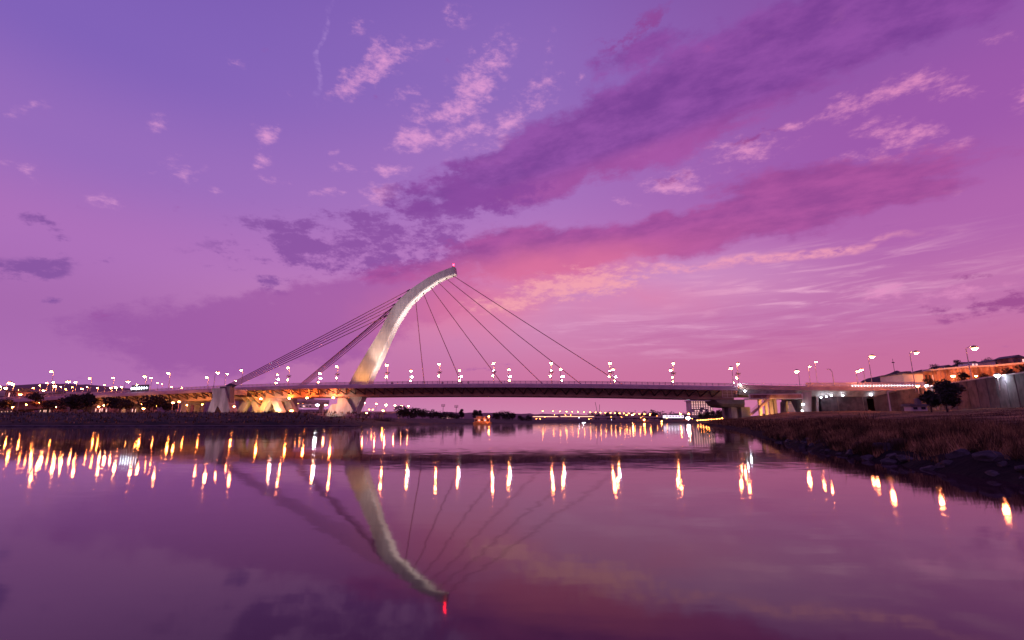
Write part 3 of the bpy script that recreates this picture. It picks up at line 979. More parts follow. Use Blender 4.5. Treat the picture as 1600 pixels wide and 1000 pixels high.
b = MB(); b.tube([bp(s, -10, deck_z(s)), bp(s - .4, -10, z - 1), bp(s - 1.0, -10, z)], [.16, .12, .1], 6); b.build('pole', 'pole_metal', root)
b = MB(); b.beam(bp(s - .9, -10, z), bp(s - 2.4, -10, z + .1), .4, .18); b.build('lamp_head', 'pole_metal', root)

# left approach: lamps on the deck and on the elevated road behind it
for i, (x, y) in enumerate([(200, 596), (107, 596), (16, 598)]):
    s, z = on_bridge(x, y, 10.4)
    lamp(bp(s, 10.4, z), deck_z(s), 'lamp_warm', .58, f'bright street lamp on the near edge of the left approach, {ORD[i]} beyond the anchor pier', 'street lamps along the near edge of the bridge', arm=INW(1, 1.4))
for i, (x, y) in enumerate([(323, 589), (263, 583), (226, 588), (140, 591), (80, 580)]):
    s, z = on_bridge(x, y, -10.2)
    lamp(bp(s, -10.2, z), deck_z(s), 'lamp_warm_soft', .5, f'tall lamp on the far edge of the left approach, {ORD[i]} beyond the anchor pier', 'tall lamps along the far edge of the bridge', name='tall_street_lamp', arm=INW(-1, 1.4), pole_r=.16)
for i, (x, y) in enumerate([(355, 584), (368, 595)]):
    s, z = on_bridge(x, y, 8)
    lamp(bp(s, 8, z), deck_z(s), 'lamp_warm_soft', .42, ('street lamp just above the anchor of the back cables', 'low lamp under the anchor of the back cables')[i], arm=INW(1, .8))

er = thing('elevated_road', 'curving elevated road on tall piers behind the left approach', 'viaduct', (-330, 330, 4))
ER = smooth_line([Vector((-620, 300, 21)), Vector((-430, 318, 20.6)), Vector((-300, 335, 20)), Vector((-205, 360, 19)), Vector((-150, 400, 17))])
b = MB(); bl = MB()
ring, ring2 = [], []
for i, p in enumerate(ER):
    d = (ER[min(i + 1, len(ER) - 1)] - ER[max(i - 1, 0)]); d.z = 0; d.normalize(); n_ = Vector((d.y, -d.x, 0))
    ring.append([p + n_ * 6 + Vector((0, 0, 0)), p + n_ * 6 + Vector((0, 0, -2.4)), p - n_ * 6 + Vector((0, 0, -2.4)), p - n_ * 6])
    ring2.append([p + n_ * 6.25 + Vector((0, 0, 1.0)), p + n_ * 6.25 + Vector((0, 0, -.8)), p + n_ * 6.02 + Vector((0, 0, -.8)), p + n_ * 6.02 + Vector((0, 0, 1.0))])
b.loft(ring); b.build('road_deck', 'concrete', er)
b = MB(); b.loft(ring2); b.build('parapet', 'plaster', er)
for k in range(2, len(ER) - 1, 2):
    p = ER[k]; b = MB(); b.loft([[(p.x + a, p.y + c, z) for a, c in ((-1.5, -1.5), (1.5, -1.5), (1.5, 1.5), (-1.5, 1.5))] for z in (3, p.z - 2.41)]); b.build('pier', 'concrete', er)


def er_pt(px, py):
    u, w = ray(px, py)
    best = min(((abs(p.x - u * p.y), p) for p in [a.lerp(c, t / 8) for a, c in zip(ER, ER[1:]) for t in range(8)]), key=lambda q_: q_[0])[1]
    return Vector((u * best.y, best.y, CAMZ + w * best.y)), best.z


el_ = [(236, 590, 1), (177, 590, 0), (190, 604, 0), (181, 605, 1), (173, 606, 0), (128, 607, 0), (118, 597, 1), (86, 603, 1), (83, 597, 0), (73, 598, 0), (68, 610, 0), (42, 608, 0), (20, 600, 1), (9, 606, 1), (0, 604, 1), (-12, 600, 1), (-40, 598, 1)]
for i, (x, y, big) in enumerate(el_):
    p, zb = er_pt(x, y)
    lamp(p, zb, 'lamp_warm' if big else 'lamp_warm_soft', .62 if big else .5, f'{"bright" if big else "small"} street lamp on the elevated road behind the left approach, {ORD[i]} from the right',
         'street lamps on the elevated road', arm=(.0, -1.0), pole_r=.16)
# park lamps on the left bank and small lamps beyond
pk = [(32, 616, 178, 1, 'tall bright lamp on the dark left bank near the left edge of the view'), (222, 630, 185, 1, 'upper of two close park lamps before the trees on the left bank'),
      (224.5, 638, 165, 1, 'lower of two close park lamps before the trees on the left bank'), (270.5, 628.5, 172, 1, 'left one of a pair of orange park lamps left of the anchor pier'),
      (280, 627, 175, 1, 'right one of a pair of orange park lamps left of the anchor pier'), (162, 633, 200, 0, 'small orange lamp between the dark trees on the left bank'),
      (154, 635, 205, 0, 'smaller low orange lamp between the dark trees on the left bank'), (20, 636, 190, 0, 'low orange lamp on the ground by the left edge of the view'),
      (455.5, 641, 230, 1, 'orange lamp on the bank between the splayed piers and the pylon foot'), (366, 635, 190, 0, 'small lamp standing between the anchor pier and the bridge'),
      (573, 645, 300, 0, 'low orange lamp right of the pylon foot behind the quay')]
for x, y, Y, big, lab in pk:
    p = at(x, y, Y); lamp(p, 3.2, 'lamp_orange', (.42 if big else .27) * Y / 180, lab, name='park_lamp', cat='park lamp', pole_r=.11)

# row of white lamps standing in for the glare on the left approach
fb = thing('glare_lamp_bank', 'long bank of white lamps standing in for the glare on the edge of the left approach', 'floodlights', bp(on_bridge(217, 612, 11.9)[0], 11.9, deck_z(on_bridge(217, 612, 11.9)[0])))
a, c = on_bridge(204, 608, 12.5)[0], on_bridge(231, 608, 12.5)[0]
b = MB(); b.loft([[bp(s, t, deck_z(s) + z) for t, z in ((12.2, .35), (12.2, 3.6), (11.95, 3.6), (11.95, .35))] for s in (a, (a + c) / 2, c)]); b.build('frame', 'dark_metal', fb)
for k in range(7):
    s = a + (c - a) * (k + .5) / 7
    b = MB(); b.ball(bp(s, 12.6, deck_z(s) + 2.0), .36 - .03 * abs(k - 2), (1, 1, 2.0), 10, 6); b.build('glare_lens', 'lamp_bank', fb)

# lights hung under the deck and floods on the piers
ud = [(408, 619.5, 9, 'lamp_orange', 'yellow lamp under the deck above the first splayed pier'), (452, 622, 7, 'lamp_orange', 'yellow lamp under the deck right of the second splayed pier'),
      (480, 619, 9, 'lamp_orange', 'yellow lamp under the deck midway between pier and pylon'), (521, 621, 8, 'lamp_orange', 'bright yellow lamp under the deck just left of the pylon leg'),
      (1283, 621, 11.4, 'lamp_dim_white', 'leftmost white lamp under the edge of the right viaduct'), (1291, 619.5, 11.4, 'lamp_dim_white', 'second white lamp from the left under the edge of the right viaduct'),
      (1299, 618, 11.4, 'lamp_dim_white', 'third white lamp from the left under the edge of the right viaduct'), (1317, 618, 11.4, 'lamp_dim_white', 'single white lamp under the middle of the right viaduct'),
      (1361, 615, 11.0, 'lamp_dim_white', 'white lamp under the right end of the viaduct beside the concrete wall')]
for x, y, t, m_, lab in ud:
    s, z = on_bridge(x, y, t)
    top = deck_z(s) - (4.9 if x < 600 else 2.0)
    z = min(z, top - .5)
    root = thing('under_deck_lamp', lab, 'bridge lamp', bp(s, t, top))
    b = MB(); b.tube([bp(s, t, top + .3), bp(s, t, z + .2)], .06, 5); b.build('hanger', 'dark_metal', root)
    b = MB(); b.ball(bp(s, t, z), .36 if x < 600 else .24, (1.2, 1.2, .8)); b.build('lens', m_, root)
for x, y, t, lab in ((1253.5, 642, 12.6, 'lower white lamp on the square pier of the right viaduct'), (1254.5, 632, 12.4, 'upper white lamp on the square pier of the right viaduct'),
                     (1157, 601.5, 12.9, 'white lamp on the railing above the right bridge pier'), (1164, 611, 13.0, 'white lamp on the girder end above the right bridge pier')):
    s, z = on_bridge(x, y, t)
    root = thing('wall_lamp', lab, 'wall lamp', bp(s, t, z))
    b = MB(); b.beam(bp(s, t, z), bp(s, t - 1.2, z - .1), .25); b.build('bracket', 'dark_metal', root)
    b = MB(); b.ball(bp(s, t, z), .3); b.build('lens', 'lamp_dim_white', root)


# floodlights that light the pylon and the splayed piers
def spot(label, src, dst, energy, color, deg, blend=.6, r=.3):
    src, dst = Vector(src), Vector(dst)
    root = thing('floodlight', label, 'floodlight', src)
    d = (dst - src).normalized()
    b = MB(); b.beam(src - d * .7, src - d * .1, .8, .6); b.build('housing', 'dark_metal', root)
    b = MB(); b.beam(src - d * .4 + Vector((0, 0, -.9)), src - d * .4 + Vector((0, 0, -.3)), .3, .3); b.build('bracket', 'dark_metal', root)
    l = bpy.data.lights.new('flood_beam', 'SPOT'); l.energy = energy; l.color = color; l.spot_size = math.radians(deg); l.spot_blend = blend; l.shadow_soft_size = r
    o = bpy.data.objects.new('flood_beam', l); COL.objects.link(o)
    o.parent = root; o.rotation_euler = d.to_track_quat('-Z', 'Y').to_euler()
    return root


pyl = lambda x, y: bp(*(lambda q_: (q_[0], 2.5, q_[1]))(on_bridge(x, y, 2.5)))
spot('orange floodlight on the deck shining up the broad face of the pylon', bp(p_s + 2, 11.0, deck_z(p_s) + 1.2), pyl(575, 575), 9000, (1, .42, .08), 110, .9)
spot('warm floodlight on the deck lighting the middle of the pylon', bp(p_s + 6, 11.2, deck_z(p_s) + 1.2), pyl(612, 500), 60000, (1, .64, .46), 54, .9)
sx_ = on_bridge(700, 596, 0)[0]
spot('white floodlight on the near deck edge lighting the inner curve of the pylon', bp(sx_, 9, deck_z(sx_) + 1.2), bp(*(lambda q_: (q_[0], 0, q_[1]))(on_bridge(640, 474, 0))), 45000, (1, .90, .84), 60, .9)
spot('white floodlight on the deck lighting the underside of the pylon tip', bp(sx_ + 12, 9.5, deck_z(sx_) + 1.2), bp(*(lambda q_: (q_[0], 0, q_[1]))(on_bridge(690, 433, 0))), 58000, (1, .90, .84), 44, .9)
sy_ = on_bridge(622, 596, 0)[0]
spot('cream floodlight on the deck lighting the lower inner edge of the pylon', bp(sy_, 7, deck_z(sy_) + 1.2), bp(*(lambda q_: (q_[0], 0, q_[1]))(on_bridge(598, 548, 0))), 16000, (1, .88, .76), 110, .9)
spot('soft floodlight on the near edge of the deck lighting the upper face of the pylon', bp(p_s + 22, 11.4, deck_z(p_s) + 1.2), pyl(655, 450), 90000, (1, .78, .74), 46, .9)
yz = 4.6
for x_, lab in ((152, 'added orange floodlight on the ground beneath the left approach near the dark trees'), (222, 'added orange floodlight on the ground beneath the left approach below the bank of white lamps'), (290, 'added orange floodlight on the ground beneath the left approach beside the anchor pier')):
    sA = on_bridge(x_, 640, 14)[0]
    spot(lab, bp(sA, 15, yz), bp(sA, 2, 12), 7000, (1, .40, .12), 140, .9)  # added beams that warm the piers and underside of the left approach
spot('yellow floodlight on the ground before the first splayed pier', bp(on_bridge(400, 640, 14)[0], 15, yz), bp(on_bridge(404, 630, 0)[0], 0, 10), 9000, (1, .48, .08), 90)
spot('yellow floodlight on the ground between the splayed piers', bp(on_bridge(420, 640, 14)[0], 10, yz), bp(on_bridge(436, 630, 0)[0], 0, 10), 6000, (1, .58, .18), 90)
spot('white floodlight on the ground before the second splayed pier', bp(on_bridge(445, 640, 14)[0], 14, yz), bp(on_bridge(430, 625, 0)[0], 2, 12), 5000, (.95, 1, .92), 70)
spot('white floodlight on the ground before the pylon foot', bp(base_s - 2, 16, yz), bp(base_s + 2, 3, 11), 5500, (1, .86, .74), 80)
spot('pale floodlight on the ground before the anchor pier', bp(anch_s - 6, 40, yz), bp(anch_s - 3, 26, 9), 3500, (1, .74, .76), 70)
spot('orange floodlight on the ground between the columns of the right viaduct', bp(on_bridge(1192, 645, 18)[0], 19, 4.0), bp(on_bridge(1200, 635, 12)[0], 12, 9), 6500, (1, .42, .10), 110)
spot('pale green floodlight on the ground beside the white buttress', bp(on_bridge(1240, 645, 18)[0], 17, 4.4), bp(on_bridge(1238, 635, 12)[0], 11, 9), 4500, (.9, 1, .9), 70)
spot('warm floodlight on the ground before the right bridge pier', bp(sR, 20, 2.6), bp(sR, 6, 10), 5000, (1, .5, .28), 90)
spot('reddish floodlight on the ground before the viaduct abutment', bp((bw0 + bw1) / 2, 26, 5), bp((bw0 + bw1) / 2, 9, 9), 3000, (1, .5, .42), 120)


# ================================================================== trees
def tree(x, y, z, h, w, label, group=None, seed=0, mat='leaf_dark', name='tree', n=700, low=.2, leaf=None):
    rnd = random.Random(seed * 131 + int(x * 10))
    root = thing(name, label, 'tree', (x, y, z - .3), group)
    b = MB()
    top = Vector((x + rnd.uniform(-.1, .1) * w, y, z + h * .62))
    b.tube([(x, y, z - .3), (x + rnd.uniform(-.2, .2), y, z + h * .3), top], [h * .035, h * .026, h * .012], 6)
    lobes = []
    for k in range(7):
        a = 2 * PI * k / 7 + rnd.uniform(-.4, .4); rr = rnd.uniform(.12, .36) * w
        c = Vector((x + rr * math.cos(a), y + rr * math.sin(a), z + h * rnd.uniform(low + .14, .84)))
        lobes.append((c, rnd.uniform(.2, .3) * w))
        b.tube([Vector((x, y, z + h * rnd.uniform(.25, .4))), (Vector((x, y, z + h * .45)) + c) / 2, c], [h * .014, h * .01, h * .005], 4)
    lobes.append((Vector((x, y, z + h * .80)), .25 * w)); lobes.append((Vector((x, y, z + h * .55)), .34 * w))
    b.build('trunk', 'bark', root)
    b = MB(); L = leaf or max(.16, h * .075)
    for k in range(n):
        c, r_ = lobes[k % len(lobes)]
        while True:
            v = Vector((rnd.uniform(-1, 1), rnd.uniform(-1, 1), rnd.uniform(-1, 1)))
            if .25 < v.length < 1:
                break
        v *= r_ * (.75 + .45 * rnd.random()); v.z *= .8
        p = c + v
        d1 = Vector((rnd.uniform(-1, 1), rnd.uniform(-1, 1), rnd.uniform(-.6, .6))).normalized() * L * rnd.uniform(.6, 1.5)
        d2 = Vector((rnd.uniform(-1, 1), rnd.uniform(-1, 1), rnd.uniform(-1, 1))).normalized() * L * rnd.uniform(.5, 1.1)
        b.poly([p - d1, p - d2 * .7, p + d1, p + d2])
    b.build('crown', mat, root)
    return root


def tree_px(px, pyb, pyt, wpx, Y, label, **k):
    p, t = at(px, pyb, Y), at(px, pyt, Y)
    return tree(p.x, Y, p.z, t.z - p.z, wpx * Y / F, label, **k)


# left bank trees
for i, (x, yb, yt, w_, Y, lab) in enumerate([(110, 642, 617, 34, 185, 'broad dark tree in front of the left approach, left one of a close pair'), (134, 643, 614, 32, 180, 'taller dark tree in front of the left approach, right one of a close pair'),
                                             (178, 642, 621, 34, 190, 'low dark tree left of the two close park lamps'), (197, 642, 625, 26, 195, 'small dark tree just left of the two close park lamps'),
                                             (240, 644, 620, 40, 182, 'wide dark tree between the park lamps under the left approach'), (262, 645, 627, 26, 186, 'small dark bush tree beside the pair of orange park lamps'),
                                             (54, 630, 615, 22, 235, 'small dark tree on the far left near the elevated road'), (75, 641, 628, 26, 205, 'low bushy tree at the left end of the left bank'), (8, 640, 624, 30, 215, 'dark tree at the left edge of the view')]):
    tree_px(x, yb, yt, w_, Y, lab, group='trees on the left bank', seed=i + 1, n=1000)
# far shore trees right of the pylon
for i, (x, yb, yt, w_, Y, lab) in enumerate([(630, 656, 634, 26, 330, 'tallest dark tree at the left end of the far shore grove'), (645, 656, 637, 24, 335, 'dark tree second from the left in the far shore grove'), (660, 656, 640, 24, 340, 'rounded dark tree in the middle of the far shore grove'),
                                             (676, 656, 641.5, 24, 342, 'low dark tree right of the middle of the far shore grove'), (690, 657, 644, 22, 345, 'low dark tree under the left stadium mast'), (704, 657, 645, 20, 345, 'small dark tree at the right end of the far shore grove'),
                                             (721, 657, 637, 8, 350, 'thin tall tree standing alone left of the yellow boat'), (713, 658, 648, 16, 352, 'small bush right of the far shore grove'), (743, 656, 641, 14, 345, 'dark tree behind the left end of the yellow boat'),
                                             (750, 656, 640, 8, 350, 'thin tree rising over the yellow boat'), (776, 658, 645, 16, 360, 'dark tree just right of the yellow boat'), (790, 658, 643.5, 22, 365, 'broad dark tree right of the yellow boat'),
                                             (800, 658, 646, 14, 368, 'small dark tree closing the clump right of the yellow boat'), (814, 659, 650, 14, 380, 'left low bush of the pair on the far bank'), (826, 659, 649.5, 16, 380, 'right low bush of the pair on the far bank'),
                                             (875, 661, 656, 16, 470, 'flat bush on the far bank left of the white floodlight'), (592, 661, 653, 26, 215, 'low green bush on the quay right of the pylon foot'), (607, 661, 654, 24, 222, 'low green bush before the far shore grove')]):
    tree_px(x, yb, yt, w_, Y, lab, group='trees on the far shore', seed=40 + i, n=700)
# wooded rise with city lights on the far right bank
for i, (x, yb, yt, w_) in enumerate([(932, 658, 645, 26), (950, 658, 646, 24), (962, 658, 644, 26), (978, 658, 646, 24), (992, 658, 645, 26), (1008, 658, 643, 24), (1022, 658, 641, 22), (1036, 658, 644, 22), (1052, 658, 645, 24), (1070, 658, 646, 22), (1086, 658, 647, 18)]):
    tree_px(x, yb, yt, w_, 690 + 8 * (i % 3), 'dark tree in the wooded skyline behind the distant waterfront lamps', group='trees of the distant wooded skyline', seed=80 + i, n=500)
for i, (x, yb, yt, w_, Y) in enumerate([(1096, 657, 645, 16, 330), (1106, 657, 643, 16, 310), (1116, 656, 642, 18, 290), (1126, 656, 640, 18, 275), (1136, 656, 638, 18, 262)]):
    tree_px(x, yb, yt, w_, Y, f'dark tree over the row of small bank lamps, {ORD[4 - i]} from the right bridge pier', group='trees over the lamp row', seed=120 + i, n=600)
p = at(1480, 640, 104)
tree(p.x, 104, right_z(p.x, 104), 7.0, 6.6, 'large dark tree standing before the concrete retaining wall on the right', seed=200, n=2600, low=.12, leaf=.30)
p = at(1455, 640, 108)
tree(p.x, 108, right_z(p.x, 108), 5.4, 3.6, 'slim dark tree left of the large tree before the retaining wall', seed=201, n=900, low=.2, leaf=.26)

# ================================================================== hills and mountains
def ridge(pix, Y, depth, mat, name='hill', zb=2.0, rough=1.0, n=140, kind='structure', nd=7):
    xs = [p[0] for p in pix]
    x0, x1 = xs[0], xs[-1]
    b = MB(); rings = []
    for i in range(n + 1):
        px = x0 + (x1 - x0) * i / n
        py = float(np.interp(px, xs, [p[1] for p in pix]))
        t = at(px, py, Y)
        r = []
        for k in range(nd + 1):
            f = k / nd
            yy = Y - depth + 2 * depth * f
            hgt = math.sin(PI * f) ** .8
            zz_ = zb + (t.z - zb) * hgt
            zz_ += rough * hgt * (nz(t.x, yy, 9) + .6 * nz(t.x, yy, 4, 3))
            r.append((t.x * (1 + (yy - Y) / Y * .2), yy, zz_))
        rings.append(r)
    b.loft(rings, close=False)
    o = b.build(name, mat, None, smooth=True); struct(o, kind)
    return o


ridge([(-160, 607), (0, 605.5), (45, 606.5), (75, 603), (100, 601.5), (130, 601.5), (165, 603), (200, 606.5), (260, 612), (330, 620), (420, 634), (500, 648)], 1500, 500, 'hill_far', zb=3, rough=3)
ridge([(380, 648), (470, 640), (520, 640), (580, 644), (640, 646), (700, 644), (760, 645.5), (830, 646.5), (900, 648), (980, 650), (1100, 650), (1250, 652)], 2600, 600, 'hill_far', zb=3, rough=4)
ridge([(1325, 606), (1345, 599), (1360, 594), (1375, 588), (1390, 584), (1412, 583), (1442, 580), (1474, 573), (1502, 568), (1525, 567), (1570, 563), (1594, 565), (1612, 558), (1700, 545), (1800, 560)], 330, 70, 'hill_wood', zb=5, rough=2.2, n=260, nd=24)

# ================================================================== right side: retaining wall, hillside wall, houses
rw = thing('retaining_wall', 'long concrete retaining wall carrying the road above the right bank', 'wall', (at(1500, 640, 140).x, 140, 5))
RW = [(1364, 614.5, 190), (1400, 610.5, 187), (1438, 606, 178), (1470, 601.5, 160), (1510, 595.5, 143), (1540, 591, 131), (1570, 587, 121), (1600, 583, 112), (1660, 575, 99), (1740, 562, 86)]
top_ = [at(x, y, Y) for x, y, Y in RW]
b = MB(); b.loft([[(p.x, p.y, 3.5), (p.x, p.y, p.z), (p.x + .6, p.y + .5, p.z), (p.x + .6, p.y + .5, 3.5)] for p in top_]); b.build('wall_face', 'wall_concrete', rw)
b = MB(); b.loft([[(p.x - .2, p.y - .2, p.z + .0), (p.x - .2, p.y - .2, p.z + .35), (p.x + .9, p.y + .7, p.z + .35), (p.x + .9, p.y + .7, p.z + .003)] for p in top_]); b.build('coping', 'concrete', rw)
b = MB()
for p, q_ in zip(top_, top_[1:]):
    for t in (0, .5):
        c = p.lerp(q_, t); b.beam((c.x - .02, c.y - .02, 3.6), (c.x - .02, c.y - .02, c.z - .05), .14, .14)
b.build('wall_rib', 'wall_concrete', rw)
b = MB(); b.loft([[(p.x + 1, p.y + .8, p.z - .2), (p.x + 14, p.y + 16, p.z - .1)] for p in top_], close=False); struct(b.build('road', 'asphalt'))

hw_ = thing('hillside_wall', 'long orange-lit brick wall holding the hillside above the road', 'wall', (at(1520, 590, 215).x, 215, 5))
HWp = [(1441, 580.5, 236), (1471, 578, 228), (1510, 574.5, 214), (1555, 572.5, 203), (1600, 568.5, 194), (1700, 560, 180)]
tp_ = [at(x, y, Y) for x, y, Y in HWp]
b = MB(); b.loft([[(p.x, p.y, 5), (p.x, p.y, p.z), (p.x + 1, p.y + 1.2, p.z), (p.x + 1, p.y + 1.2, 5)] for p in tp_]); b.build('wall_face', 'brick', hw_)
b = MB(); b.loft([[(p.x - .4, p.y - .4, p.z + .003), (p.x - .4, p.y - .4, p.z + .7), (p.x + 1.4, p.y + 1.6, p.z + .7), (p.x + 1.4, p.y + 1.6, p.z + .003)] for p in tp_]); b.build('coping', 'plaster', hw_)
b = MB()
for p, q_ in zip(tp_, tp_[1:]):
    for t in (0, .2, .4, .6, .8):
        c = p.lerp(q_, t); b.beam((c.x - .3, c.y - .3, 6), (c.x - .3, c.y - .3, c.z - .4), .9, .6)
b.build('buttress', 'brick', hw_)


def house(px0, px1, pyt, pyb, Y, depth, mat, label, cat='building', name='building', roof='flat', lit=(), wcols=0, wrows=0, group=None, zb=None):
    a, c = at(px0, pyb, Y), at(px1, pyt, Y)
    z0 = a.z if zb is None else zb
    cx = (a.x + c.x) / 2; W = c.x - a.x; H = c.z - z0
    root = thing(name, label, cat, (cx, Y + depth / 2, z0), group)
    b = MB(); b.box((cx, Y + depth / 2, z0 + H / 2), (W, depth, H)); b.build('wall', mat, root)
    b = MB()
    if roof == 'flat':
        b.box((cx, Y + depth / 2, z0 + H + .25), (W + .8, depth + .8, .5)); b.box((cx + W * .2, Y + depth / 2, z0 + H + 1.2), (W * .25, depth * .4, 1.4))
    else:
        b.prism([(a.x - .4, Y - .4, z0 + H + .003), (c.x + .4, Y - .4, z0 + H + .003), (cx, Y - .4, z0 + H + W * .22)], [(a.x - .4, Y + depth + .4, z0 + H + .003), (c.x + .4, Y + depth + .4, z0 + H + .003), (cx, Y + depth + .4, z0 + H + W * .22)])
    b.build('roof', 'dark_concrete', root)
    k = 0
    for r in range(wrows):
        for q_ in range(wcols):
            x = a.x + W * (q_ + .5) / wcols; z = z0 + H * (r + .55) / wrows
            b = MB(); b.box((x, Y - .03, z), (W / wcols * .5, .12, H / wrows * .5)); b.build('window', 'window_lit' if (lit == 'all' or k in lit) else 'glass_dark', root); k += 1
    return root


house(1415, 1442, 585, 612, 222, 14, 'plaster', 'pale windowless block at the left end of the hillside wall', wcols=0, wrows=0, zb=5)
house(1519, 1528, 566.5, 576, 262, 8, 'white_paint', 'small white house on the hill crest above the brick wall', wcols=2, wrows=1, lit=(0, 1), roof='gable')
house(1424.5, 1448.5, 634.5, 642, 118, 2.2, 'plaster', 'low pinkish shed at the foot of the retaining wall', name='shed', cat='shed', wcols=2, wrows=1)
house(1447, 1472, 582, 606, 232, 9, 'brick', 'brick building in front of the hillside wall behind the large tree', wcols=5, wrows=3, lit=(1, 7, 12), zb=5)
for k, (x, lab) in enumerate(((1455, 'orange floodlight at the left foot of the brick hillside wall'), (1498, 'orange floodlight at the middle of the brick hillside wall'), (1545, 'orange floodlight at the right part of the brick hillside wall'), (1596, 'orange floodlight at the right edge before the brick hillside wall'))):
    Y = float(np.interp(x, [p[0] for p in HWp], [p[2] for p in HWp]))
    p = at(x, 605, Y - 15); q_ = at(x + 2, 578, Y)
    spot(lab, (p.x, p.y, 8), q_, 26000, (1, .26, .06), 120)
for i, (x, yt, yb, w_, Y, lab) in enumerate(((1452, 592, 604, 16, 205, 'dark shrub tree at the left foot of the brick hillside wall'), (1508, 582, 598, 20, 195, 'bushy dark tree before the brick hillside wall beside the highest lamp pole'), (1537, 584, 594, 16, 188, 'low dark shrub before the brick hillside wall left of the white lamp'),
                                   (1578, 575, 590, 24, 178, 'wide dark tree before the brick hillside wall right of the white lamp'), (1604, 570, 586, 22, 172, 'dark tree before the brick hillside wall at the right edge'), (1497, 563, 571, 14, 240, 'dark round tree on the hill crest above the brick wall'), (1545, 560, 568, 18, 240, 'low dark trees crown on the hill crest right of the small white house'), (1462, 570, 578, 14, 250, 'small dark tree on the hill crest above the left part of the brick wall'))):
    tree_px(x, yb, yt, w_, Y, lab, group='trees by the hillside wall', seed=160 + i, n=600, low=.1)
for k, (x0, x1, yt, yb, Y, lab) in enumerate(((1475, 1490, 573.5, 580, 245, 'small house with one lit window on the crest left over the brick wall'), (1556, 1570, 564, 574, 222, 'small gabled house on the crest over the white lamp'), (1583, 1602, 559, 570, 215, 'brown house with lit windows on the crest at the right edge'))):
    house(x0, x1, yt, yb, Y, 8, 'plaster' if k < 2 else 'brick', lab, name='house', cat='house', wcols=3, wrows=1, lit=(k,), roof='gable')
p = at(1424, 606, 205); q_ = at(1428, 592, 222)
spot('warm floodlight at the foot of the pale windowless block', (p.x, p.y, 9), q_, 15000, (1, .55, .38), 100)
# street lamps on the retaining wall road
for x, y, Y, m_, r_, base, lab, arm in ((1363, 557, 186, 'lamp_warm', .55, 12, 'street lamp high above the viaduct end left of the antenna mast', (1.6, 0)), (1432, 551, 168, 'lamp_warm', .5, 11.5, 'street lamp on a leaning pole above the pale windowless block', (2.4, 0)),
                                   (1523, 544, 140, 'lamp_warm', .58, 11, 'bright street lamp highest over the retaining wall road', (2.6, 0)), (1489, 587, 200, 'lamp_orange', .52, 10, 'orange lamp before the brick wall right of the large tree', (0, 0)),
                                   (1525, 587, 196, 'lamp_orange', .36, 10, 'smaller orange lamp before the brick wall at the right', (0, 0)), (1434, 602.5, 174, 'lamp_warm_soft', .45, 11, 'warm lamp low on the road at the end of the viaduct', (0, 0)),
                                   (1447.5, 602, 168, 'lamp_white', .42, 11, 'bluish white lamp on the road left of the large tree', (0, 0)), (1558, 586, 122, 'lamp_flood', .5, 9, 'dazzling white lamp on top of the retaining wall at the right', (0, 0)),
                                   (1460, 608, 150, 'lamp_orange', .2, 5, 'tiny orange lamp glimmering through the large tree', (0, 0)), (1616, 576, 185, 'lamp_orange', .5, 10, 'orange lamp before the brick wall at the right edge of the view', (0, 0))):
    p = at(x, y, Y); lamp(p, base, m_, r_, lab, name='roadside_lamp', arm=arm, pole_r=.14)
p = at(1387, 612, 135)
root = thing('lamp_post', 'plain pale post on the grass left of the low shed', 'post', (p.x, 135, 4.4))
b = MB(); b.tube([(p.x, 135, 4.2), (p.x, 135, p.z)], [.17, .13], 8); b.build('pole', 'plaster', root)
b = MB(); b.beam((p.x - .1, 135, p.z), (p.x + .9, 134.6, p.z + .2), .2); b.build('arm', 'plaster', root)
p = at(1399, 560, 260)
root = thing('antenna_mast', 'thin dark antenna mast standing on the wooded hill', 'mast', (p.x, 290, 12))
b = MB(); b.tube([(p.x, 262, 8), (p.x, 262, p.z)], [.2, .1], 6); b.build('pole', 'dark_metal', root)
b = MB(); b.box((p.x, 262, p.z - 2), (1.4, .2, .5)); b.build('antenna', 'dark_metal', root)
# little white lamps standing in for a dotted traffic light trail along the parapet
for k in range(22):
    s = on_bridge(1332 + k * 4.7, 603, 12.3)[0]
    b = MB(); b.ball(bp(s, 12.3, deck_z(s) + .9), .13, (1, 1, 1), 6, 4); b.build('trail_light', 'trail_led', via)

# ================================================================== far shore: boat, masts, distant bridge, towers, waterfront lights
bo = at(753.5, 664.2, 268); bx, by = bo.x, bo.y
boat = thing('house_boat', 'yellow two-deck house boat moored by the far shore trees', 'boat', (bx, by, 0))
b = MB(); L = 5.0
b.loft([[(bx - L * f, by - w, z) for f, w, z in ((-1, .3, .9), (-.8, 1.6, .75), (.9, 1.7, .75), (1.0, 1.2, .8))] + [(bx - L * f, by + w, z) for f, w, z in ((1.0, 1.2, .8), (.9, 1.7, .75), (-.8, 1.6, .75), (-1, .3, .9))],
        [(bx - L * f * .92, by - w * .8, -.3) for f, w in ((-1, .3), (-.8, 1.6), (.9, 1.7), (1.0, 1.2))] + [(bx - L * f * .92, by + w * .8, -.3) for f, w in ((1.0, 1.2), (.9, 1.7), (-.8, 1.6), (-1, .3))]])
b.build('hull', 'boat_paint', boat)
b = MB(); b.box((bx, by, 1.75), (8.2, 2.8, 1.9)); cb = b.build('cabin', 'boat_paint', boat)
b = MB(); b.box((bx, by, 2.78), (9.0, 3.3, .14)); b.build('upper_deck', 'white_paint', boat)
b = MB(); b.box((bx - .8, by, 3.45), (5.0, 2.2, 1.2)); b.build('upper_cabin', 'boat_paint', boat)
b = MB(); b.box((bx - .8, by, 4.13), (5.8, 2.8, .14)); b.build('roof', 'white_paint', boat)
